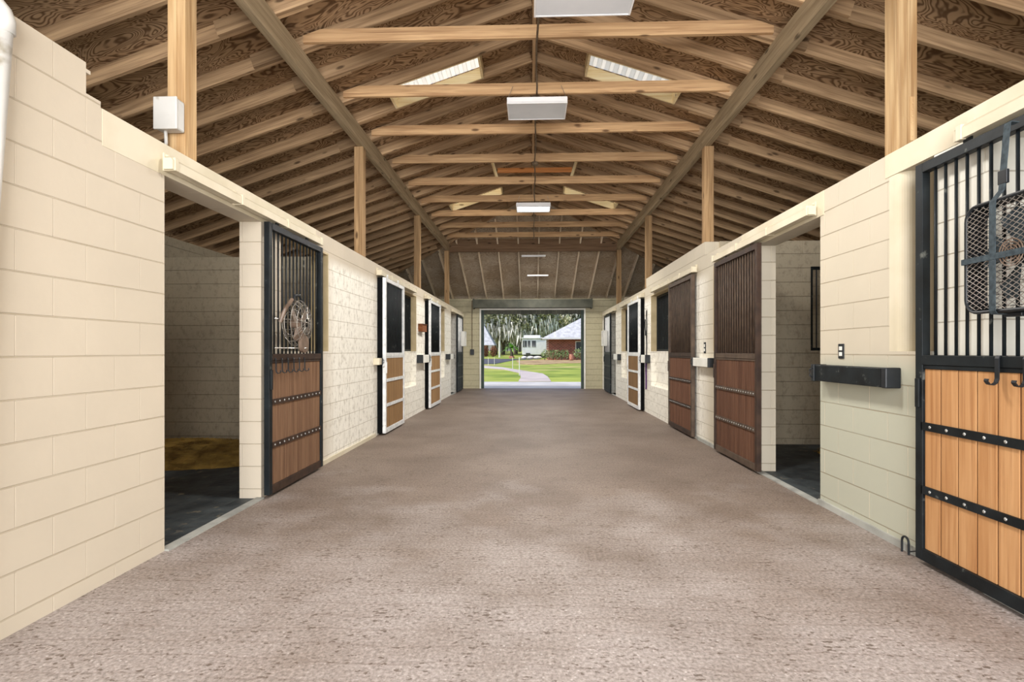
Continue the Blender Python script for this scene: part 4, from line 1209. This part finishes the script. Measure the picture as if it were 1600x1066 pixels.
# rope hanging on right wall
rp = thing('hanging_rope', 'dark lead rope with purple tail hanging beside the white-framed right door', 'rope', (XR - 0.02, 11.72, 2.22))
MB().tube([(0, 0.012 * math.sin(i * 1.3), -i * 0.09) for i in range(14)], 0.012, 6).tube([(-0.02, 0.04 + 0.02 * math.sin(i), -0.2 - i * 0.07) for i in range(6)], 0.012, 6).build('rope', MT['blackp'], rp)
MB().tube([(-0.01, 0.01 * math.sin(i), -1.15 - i * 0.08) for i in range(8)], 0.018, 6).build('tail', MT['purple'], rp)
MB().tube([(0.02, 0, 0.02), (-0.03, 0, 0.02), (-0.04, 0, 0.05)], 0.006, 6).build('hook', MT['chrome'], rp)
# floor guide hoop near the right door
gh = thing('guide_hoop', 'small black steel hoop standing at the foot of the near right wall', 'door guide', (XR - 0.045, 3.60, 0.0))
MB().tube([(0, 0.0, -0.01), (0, 0.0, 0.075)] + [(0, 0.032 - 0.032 * math.cos(a * PI / 8), 0.075 + 0.034 * math.sin(a * PI / 8)) for a in range(1, 8)] + [(0, 0.064, 0.075), (0, 0.064, -0.01)], 0.007, 8).build('hoop', MT['blackp'], gh)
MB().tube([(0.0, 0.0, 0.02), (0.02, -0.05, 0.045), (0.045, -0.08, 0.04)], 0.004, 6).build('rod', MT['blackp'], gh)

# ------------------------------------------------------------------ rubber mats and straw in the stalls
def stall_mat(i, s, a, b, label, group=None):
    x0, x1 = (CX - XO, XL - TW) if s < 0 else (XR + TW, CX + XO)
    o = MB().box(x0, x1, a, b, -0.05, 0.0).build('stall_mat', MT['mat'])
    tag(o, label, 'rubber mat', group)
stall_mat(0, -1, 3.2, 7.72, 'dark rubber mat flooring the near left stall, straw on its far part')
stall_mat(1, 1, 4.15, 7.82, 'dark rubber mat flooring the stall inside the open right doorway')
for s, rg in ((-1, [(YF + 0.2, 3.0), (7.92, 11.65), (11.85, 15.75), (15.95, YB)]), (1, [(YF + 0.2, 3.95), (8.02, 11.75), (11.95, 15.8), (16.0, YB)])):
    for a, b in rg:
        x0, x1 = (CX - XO, XL - 0.05) if s < 0 else (XR + 0.05, CX + XO)
        struct('floor_stall', MB().box(x0, x1, a, b, -0.05, 0.0), MT['mat'])
def straw_pile(cx, cy, rx, ry, n, h, label):
    rnd = random.Random(5)
    mb = MB()
    N = 22
    vs_, fs_ = [], []
    for i in range(N + 1):
        for j in range(N + 1):
            u, v = i / N * 2 - 1, j / N * 2 - 1
            r = min(1, math.hypot(u, v)); z = h * max(0, 1 - r * r) + 0.012 * rnd.random() + 0.002
            if r >= 1: z = -0.01
            vs_.append((cx + u * rx, cy + v * ry, z))
    for i in range(N):
        for j in range(N):
            a = i * (N + 1) + j; fs_.append((a, a + 1, a + N + 2, a + N + 1))
    mb.add(vs_, fs_)
    for _ in range(n):
        u, v = rnd.uniform(-1, 1), rnd.uniform(-1, 1)
        r = math.hypot(u, v)
        if r > 1.05: continue
        z = h * max(0, 1 - r * r) + 0.006 + 0.02 * rnd.random()
        a = rnd.uniform(0, PI); L = rnd.uniform(0.03, 0.09); w = 0.003; t = rnd.uniform(-0.25, 0.25)
        dx, dy = math.cos(a) * L / 2, math.sin(a) * L / 2; px, py = -math.sin(a) * w, math.cos(a) * w
        x, y = cx + u * rx, cy + v * ry
        mb.add([(x - dx - px, y - dy - py, z - t * L / 2), (x + dx - px, y + dy - py, z + t * L / 2), (x + dx + px, y + dy + py, z + t * L / 2 + 0.002), (x - dx + px, y - dy + py, z - t * L / 2 + 0.002)], [(0, 1, 2, 3)])
    o = mb.build('straw_bedding', MT['straw']); tag(o, label, 'straw', kind='stuff')
straw_pile(-4.5, 6.72, 1.6, 0.9, 9000, 0.16, 'golden straw bedding heaped at the back of the near left stall')
straw_pile(4.9, 6.9, 1.2, 0.85, 3000, 0.12, 'golden straw bedding in the stall inside the open right doorway')

# ------------------------------------------------------------------ outside: ground
def gpoly(px, z=0.0):
    return [tuple(ground_pt(u, v)[:2]) + (z,) for u, v in px]
lawn = MB(); nx, ny = 24, 30
def gh_(y): return max(0.0, (y - 88)) * 0.0085
vs_, fs_ = [], []
for j in range(ny + 1):
    y = 23.3 + (260 - 23.3) * (j / ny) ** 1.5
    for i in range(nx + 1): vs_.append((-140 + 300 * i / nx, y, gh_(y) - 0.02))
for j in range(ny):
    for i in range(nx):
        a = j * (nx + 1) + i; fs_.append((a, a + 1, a + nx + 2, a + nx + 1))
lawn.add(vs_, fs_); lo = struct('ground_lawn', lawn, MT['grass'])
struct('ground_apron', MB().box(-14, 14, YB + 0.2, 21.0, -0.12, -0.005), MT['apron'])
struct('ground_drain', MB().box(-14, 14, 21.0, 21.12, -0.12, -0.02), MT['asphalt'])
struct('ground_walk', MB().box(-14, 14, 21.12, 23.4, -0.12, 0.0), MT['apron'])
struct('ground_yard', MB().box(-40, 40, -30, 23.3, -0.3, -0.125), MT['concrete'])
def flat(name, px, m, z):
    P = gpoly(px, z); struct(name, MB().slab(P, (0, 0, -0.03)), m)
flat('ground_path', [(810, 596.2), (814, 590), (812, 583), (788, 577.5), (745, 574), (745, 570.8), (785, 574), (815, 579), (848, 584), (856, 589), (861, 596.2)], MT['path'], 0.012)
flat('ground_driveway', [(690, 558.6), (830, 558.2), (872, 559), (850, 561), (806, 562.5), (775, 568.5), (690, 571)], MT['asphalt'], 0.016)
flat('ground_dappled_shade', [(806, 563.5), (850, 561.8), (960, 560.6), (960, 566.5), (880, 568), (835, 570), (812, 568.5)], MT['dapple'], 0.006)  # dappled tree shade laid on the grass as a tan patch

# posts with rope along the path
prv = None
rope_pts = []
for i, (u, v, h) in enumerate([(763, 570.5, 0), (772.5, 570.5, 0), (801, 576.5, 0), (811.5, 586.5, 0)]):
    p = ground_pt(u, v); zc = F_PX * H / (v - VVP)
    ht = (v - 559.5) / F_PX * zc
    r = thing('path_post', ['far left thin white post beside the garden path', 'second thin white post beside the garden path', 'third thin white post beside the path on the lawn', 'nearest thin white post, where the path turns'][i], 'post', (p.x, p.y, 0))
    MB().tube([(0, 0, -0.05), (0, 0, ht)], 0.022, 8).build('pole', MT['white_paint'], r)
    MB().ball((0, 0, ht), 0.035).build('cap', MT['white_paint'], r)

# ------------------------------------------------------------------ outside: houses
def at(u, zc, z=0):
    p = lat(u, zc); return Vector((p.x, p.y, z))
# brick house on the right
hz = 84.0; p = at(857, hz)
bh = thing('brick_house', 'low red brick house with pale grey hipped roof, seen through the exit', 'house', (p.x, p.y, 0))
W = 26
MB().box(0, W, 0, 12, -0.1, 3.35).build('wall', MT['brick'], bh)
e = 1.4; zr0, zr1 = 3.35, 8.6
rf = MB()
A = [(-1.0, -e, zr0), (W + e, -e, zr0), (W + e, 12 + e, zr0), (-1.0, 12 + e, zr0)]
B = [(9.0, 6, zr1), (W - 7, 6, zr1)]
rf.add(A + B, [(0, 1, 5, 4), (1, 2, 5), (2, 3, 4, 5), (3, 0, 4), (3, 2, 1, 0)])
rf.build('roof', MT['shingle'], bh)
MB().box(-1.0, W + e, -e - 0.03, -e + 0.1, zr0 - 0.18, zr0 + 0.08).build('fascia', MT['trailer'], bh)
wd = MB().box(4.2, 7.4, -0.06, 0.0, 1.1, 2.9).build('window', MT['white_paint'], bh)
for k in range(3): MB().box(4.3 + k * 1.02, 4.3 + k * 1.02 + 0.95, -0.08, -0.05, 1.2, 2.8).build('pane', MT['glass'], wd)
# left house with steep roof
p = at(741, 120, gh_(120))
lh = thing('gabled_house', 'house with steep pale grey roof at the left of the exit view', 'house', (p.x, p.y, p.z))
MB().box(-8, 2.5, 0, 8, -0.2, 2.6).build('wall', MT['brick'], lh)
rf = MB().add([(-9, -0.9, 2.4), (4.6, -0.9, 2.4), (4.6, 9, 2.4), (-9, 9, 2.4), (1.2, 4, 8.2), (-6.5, 4, 9.4)], [(0, 1, 4, 5), (1, 2, 4), (2, 3, 5, 4), (3, 0, 5), (3, 2, 1, 0)])
rf.build('roof', MT['shingle'], lh)
# white trailer
tz = 101.0; p = at(816, tz, gh_(tz))
tl = thing('white_trailer', 'white trailer-like building with dark windows and a raised flat roof', 'trailer', (p.x, p.y, p.z))
ww = 41 / F_PX * tz
MB().rbox(0, ww, 0, 3, 0.55, 3.6, 0.08).build('body', MT['trailer'], tl)
MB().rbox(-0.15, ww * 0.80, -0.25, 3.2, 3.6, 3.78, 0.05).rbox(0.3, ww * 0.7, 0.5, 2.5, 3.78, 4.25, 0.08).build('roof', MT['trailer'], tl)
for x0, x1 in ((0.10, 0.34), (0.42, 0.86), (1.05, 1.50), (1.80, 2.55)):
    wn_ = MB().box(x0 - 0.04, x1 + 0.04, -0.02, 0.02, 1.96, 3.24).build('window', MT['white_paint'], tl)
    MB().box(x0, x1, -0.04, -0.018, 2.0, 3.2).build('pane', MT['glass'], wn_)
MB().box(3.2, 4.4, -0.03, 0.0, 0.75, 3.1).build('door', MT['trailer'], tl)
MB().box(0.2, ww - 0.2, 0.1, 2.9, 0.0, 0.55).build('underside', MT['blackp'], tl)
MB().box(0.7, 1.5, -0.5, -0.1, 0.0, 0.9).build('step_box', MT['rollup'], tl)

# leafy clumps
def leaves(mb, c, rad, n, size, rnd, flat_=1.0, droop=0.0, shell=0.35):
    for _ in range(n):
        while True:
            d = Vector((rnd.uniform(-1, 1), rnd.uniform(-1, 1), rnd.uniform(-1, 1)))
            if 0.1 < d.length <= 1: break
        d = d.normalized() * (shell + (1 - shell) * rnd.random() ** 0.6)
        p = Vector((c[0] + d.x * rad[0], c[1] + d.y * rad[1], c[2] + d.z * rad[2]))
        a = Vector((rnd.uniform(-1, 1), rnd.uniform(-1, 1), rnd.uniform(-1, 1))).normalized()
        b = a.cross(Vector((rnd.uniform(-1, 1), rnd.uniform(-1, 1), rnd.uniform(-1, 1)))).normalized()
        s_ = size * rnd.uniform(0.6, 1.3)
        if droop:
            a = Vector((rnd.uniform(-.25, .25), rnd.uniform(-.25, .25), -1)).normalized(); b = a.cross(Vector((rnd.uniform(-1, 1), rnd.uniform(-1, 1), 0))).normalized()
            mb.add([p - b * s_ * .16, p + b * s_ * .16, p + a * s_ * droop + b * s_ * .03, p + a * s_ * droop - b * s_ * .03], [(0, 1, 2, 3)])
        else:
            mb.add([p - a * s_ * .5, p + b * s_ * .3, p + a * s_ * .5, p - b * s_ * .3], [(0, 1, 2, 3)])

def hedge(x0, y0, x1, y1, z, h, label):
    rnd = random.Random(int(x0 * 10))
    r = thing('hedge', label, 'hedge', (x0, y0, z))
    dx, dy = x1 - x0, y1 - y0; n = int(math.hypot(dx, dy) / 0.55)
    mb = MB()
    for i in range(n + 1):
        t = i / max(1, n)
        leaves(mb, (dx * t, dy * t + rnd.uniform(-.1, .1), h * 0.55), (0.55, 0.6, h * 0.46), 150, 0.22, rnd)
    mb.build('foliage', MT['hedge'], r)
    st = MB()
    for i in range(0, n + 1, 2):
        t = i / max(1, n); st.tube([(dx * t, dy * t, -0.02), (dx * t + 0.1, dy * t, h * 0.6)], 0.05, 5)
    st.build('stems', MT['bark'], r)
a, b = at(851, 80.5), at(884, 80.5); hedge(a.x, a.y, b.x, b.y, 0, 1.65, 'longer clipped hedge in front of the brick house')
a, b = at(901, 80.5), at(937, 80.5); hedge(a.x, a.y, b.x, b.y, 0, 1.85, 'right-hand taller hedge piece in front of the brick house window')
p = at(893, 78.5)
pt = thing('terracotta_pot', 'terracotta pot standing in the gap between the two hedges', 'pot', (p.x, p.y, 0))
prof = [(0.22, 0), (0.30, 0.15), (0.34, 0.6), (0.30, 0.8), (0.36, 0.9)]
v_, f_ = [], []
for i, (r_, z_) in enumerate(prof):
    for k in range(16): v_.append((r_ * math.cos(k * PI / 8), r_ * math.sin(k * PI / 8), z_))
for i in range(len(prof) - 1):
    for k in range(16): f_.append((i * 16 + k, i * 16 + (k + 1) % 16, (i + 1) * 16 + (k + 1) % 16, (i + 1) * 16 + k))
f_.append(tuple(range(16))); f_.append(tuple(64 + k for k in range(16)))
MB().add(v_, f_).build('body', MT['terracotta'], pt, True)
# reddish shrubs by the left house
rnd = random.Random(3)
for i, u in enumerate((745, 758, 771)):
    p = at(u, 112, gh_(112))
    r = thing('red_shrub', 'reddish shrub below the steep grey roof, %s of the row' % ['left end', 'middle', 'right end'][i], 'shrub', (p.x, p.y, p.z))
    mb = MB(); leaves(mb, (0, 0, 1.1), (0.75, 0.8, 1.2), 600, 0.28, rnd); mb.build('foliage', MT['redbush'], r)
    MB().tube([(0, 0, -.05), (0.1, 0, 1.0)], 0.08, 6).build('stem', MT['bark'], r)
# pale stones by the trailer
for i, u in enumerate((819, 829, 840)):
    p = at(u, 92, gh_(92))
    o = MB().ball((0, 0, 0.2), 0.42, (1.2 + 0.3 * i, 0.9, 0.7)).build('garden_stone', MT['white_paint'], loc=(p.x, p.y, p.z))
    tag(o, '%s pale stone lying in front of the white trailer' % ['left', 'middle', 'right'][i], 'stone')
# cycad palm
p = at(799.5, 98, gh_(98))
pm = thing('small_palm', 'small green palm with thick brown trunk on the far lawn', 'palm', (p.x, p.y, p.z))
MB().tube([(0, 0, -0.05), (0.02, 0, 0.5), (0, 0, 1.0), (0.02, 0, 1.8)], 0.34, 10, r2=0.24).build('trunk', MT['bark'], pm)
MB().tube([(0, 0, -0.05), (0, 0, 0.35)], 0.55, 12, r2=0.45).build('planter', MT['terracotta'], pm)
fr = MB()
for k in range(42):
    a = rnd.uniform(0, 2 * PI); el = rnd.uniform(0.1, 1.3); L = rnd.uniform(1.5, 2.0)
    pts = []
    for t in range(6):
        q = t / 5; rr_ = L * q * math.cos(el * (1 - 0.0 * q)); pts.append(Vector((math.cos(a) * rr_, math.sin(a) * rr_, 1.8 + L * q * math.sin(el) - 0.9 * q * q)))
    for t in range(5):
        n_ = Vector((-math.sin(a), math.cos(a), 0)) * 0.13 * (1 - 0.6 * t / 5)
        fr.add([pts[t] - n_, pts[t] + n_, pts[t + 1] + n_, pts[t + 1] - n_], [(0, 1, 2, 3)])
fr.build('fronds', MT['palmleaf'], pm)
# white pole
p = at(780.5, 104, gh_(104))
o = MB().tube([(0, 0, -.05), (0, 0, 3.2)], 0.16, 8).build('white_pole', MT['white_paint'], loc=p); tag(o, 'thick white pole left of the small palm', 'pole')

# oaks with hanging moss
def oak(u, zc, ht, rad, label, seed, pale=False, group=None):
    rnd = random.Random(seed); p = at(u, zc, gh_(zc) - 0.05)
    r = thing('moss_oak', label, 'tree', (p.x, p.y, p.z), group)
    tr_ = MB().tube([(0, 0, -0.1), (0.2, 0, ht * 0.2), (-0.2, 0.1, ht * 0.45)], 0.55, 8, r2=0.35)
    cl = []
    for k in range(9):
        a = 2 * PI * k / 9 + rnd.uniform(-.3, .3); rr_ = rad * rnd.uniform(0.35, 0.8)
        e_ = Vector((math.cos(a) * rr_, math.sin(a) * rr_, ht * rnd.uniform(0.45, 0.9)))
        tr_.tube([(-0.1, 0, ht * 0.3), (e_.x * .5, e_.y * .5, ht * 0.5), e_], 0.26, 6, r2=0.07); cl.append(e_)
    tr_.build('trunk', MT['bark'], r)
    mb = MB()
    for e_ in cl + [Vector((0, 0, ht * .85))]:
        leaves(mb, e_, (rad * .40, rad * .40, ht * .13), 260, 0.75, rnd, shell=0.2)
    mb.build('foliage', MT['leafB' if pale else 'leafA'], r)
    ms = MB()
    for e_ in cl: leaves(ms, e_ - Vector((0, 0, ht * .1)), (rad * .5, rad * .5, ht * .24), 60, 1.3, rnd, droop=1.5, shell=0.1)
    ms.build('hanging_moss', MT['moss'], r)
GT = 'mossy oaks beyond the trailer'
spec = [(722, 150, 15, 8, 0), (752, 165, 17, 8, 1), (774, 140, 13, 7, 0), (786, 138, 10, 5, 1), (806, 150, 16, 8, 1), (822, 128, 12, 6, 0), (838, 160, 19, 9, 0),
        (858, 135, 14, 7, 1), (874, 150, 18, 8, 0), (892, 140, 15, 7, 0), (745, 205, 19, 8, 0), (812, 210, 22, 8, 1), (870, 205, 24, 8, 0), (905, 175, 14, 7, 0), (940, 160, 16, 8, 1)]
TL = ['mossy oak hidden behind the left edge of the exit doorway', 'pale mossy oak rising behind the steep grey roof', 'mossy oak behind the thick white pole', 'smaller pale mossy oak just left of the small palm',
      'pale mossy oak directly behind the small palm', 'dark mossy oak behind the left end of the white trailer', 'tall dark mossy oak above the middle of the white trailer',
      'pale mossy oak behind the right end of the white trailer', 'tall dark oak behind the left slope of the brick house roof', 'dark oak behind the middle of the brick house roof slope',
      'distant oak crown behind the steep-roofed house', 'distant pale oak between the palm and the trailer', 'distant dark oak far behind the brick house roof edge',
      'oak behind the upper right part of the brick house roof', 'pale oak hidden beyond the right edge of the exit doorway']
for i, (u, zc, ht, rad, pale) in enumerate(spec):
    oak(u, zc, ht, rad, TL[i], 20 + i, bool(pale), 'oaks of the tree line beyond the lawn')
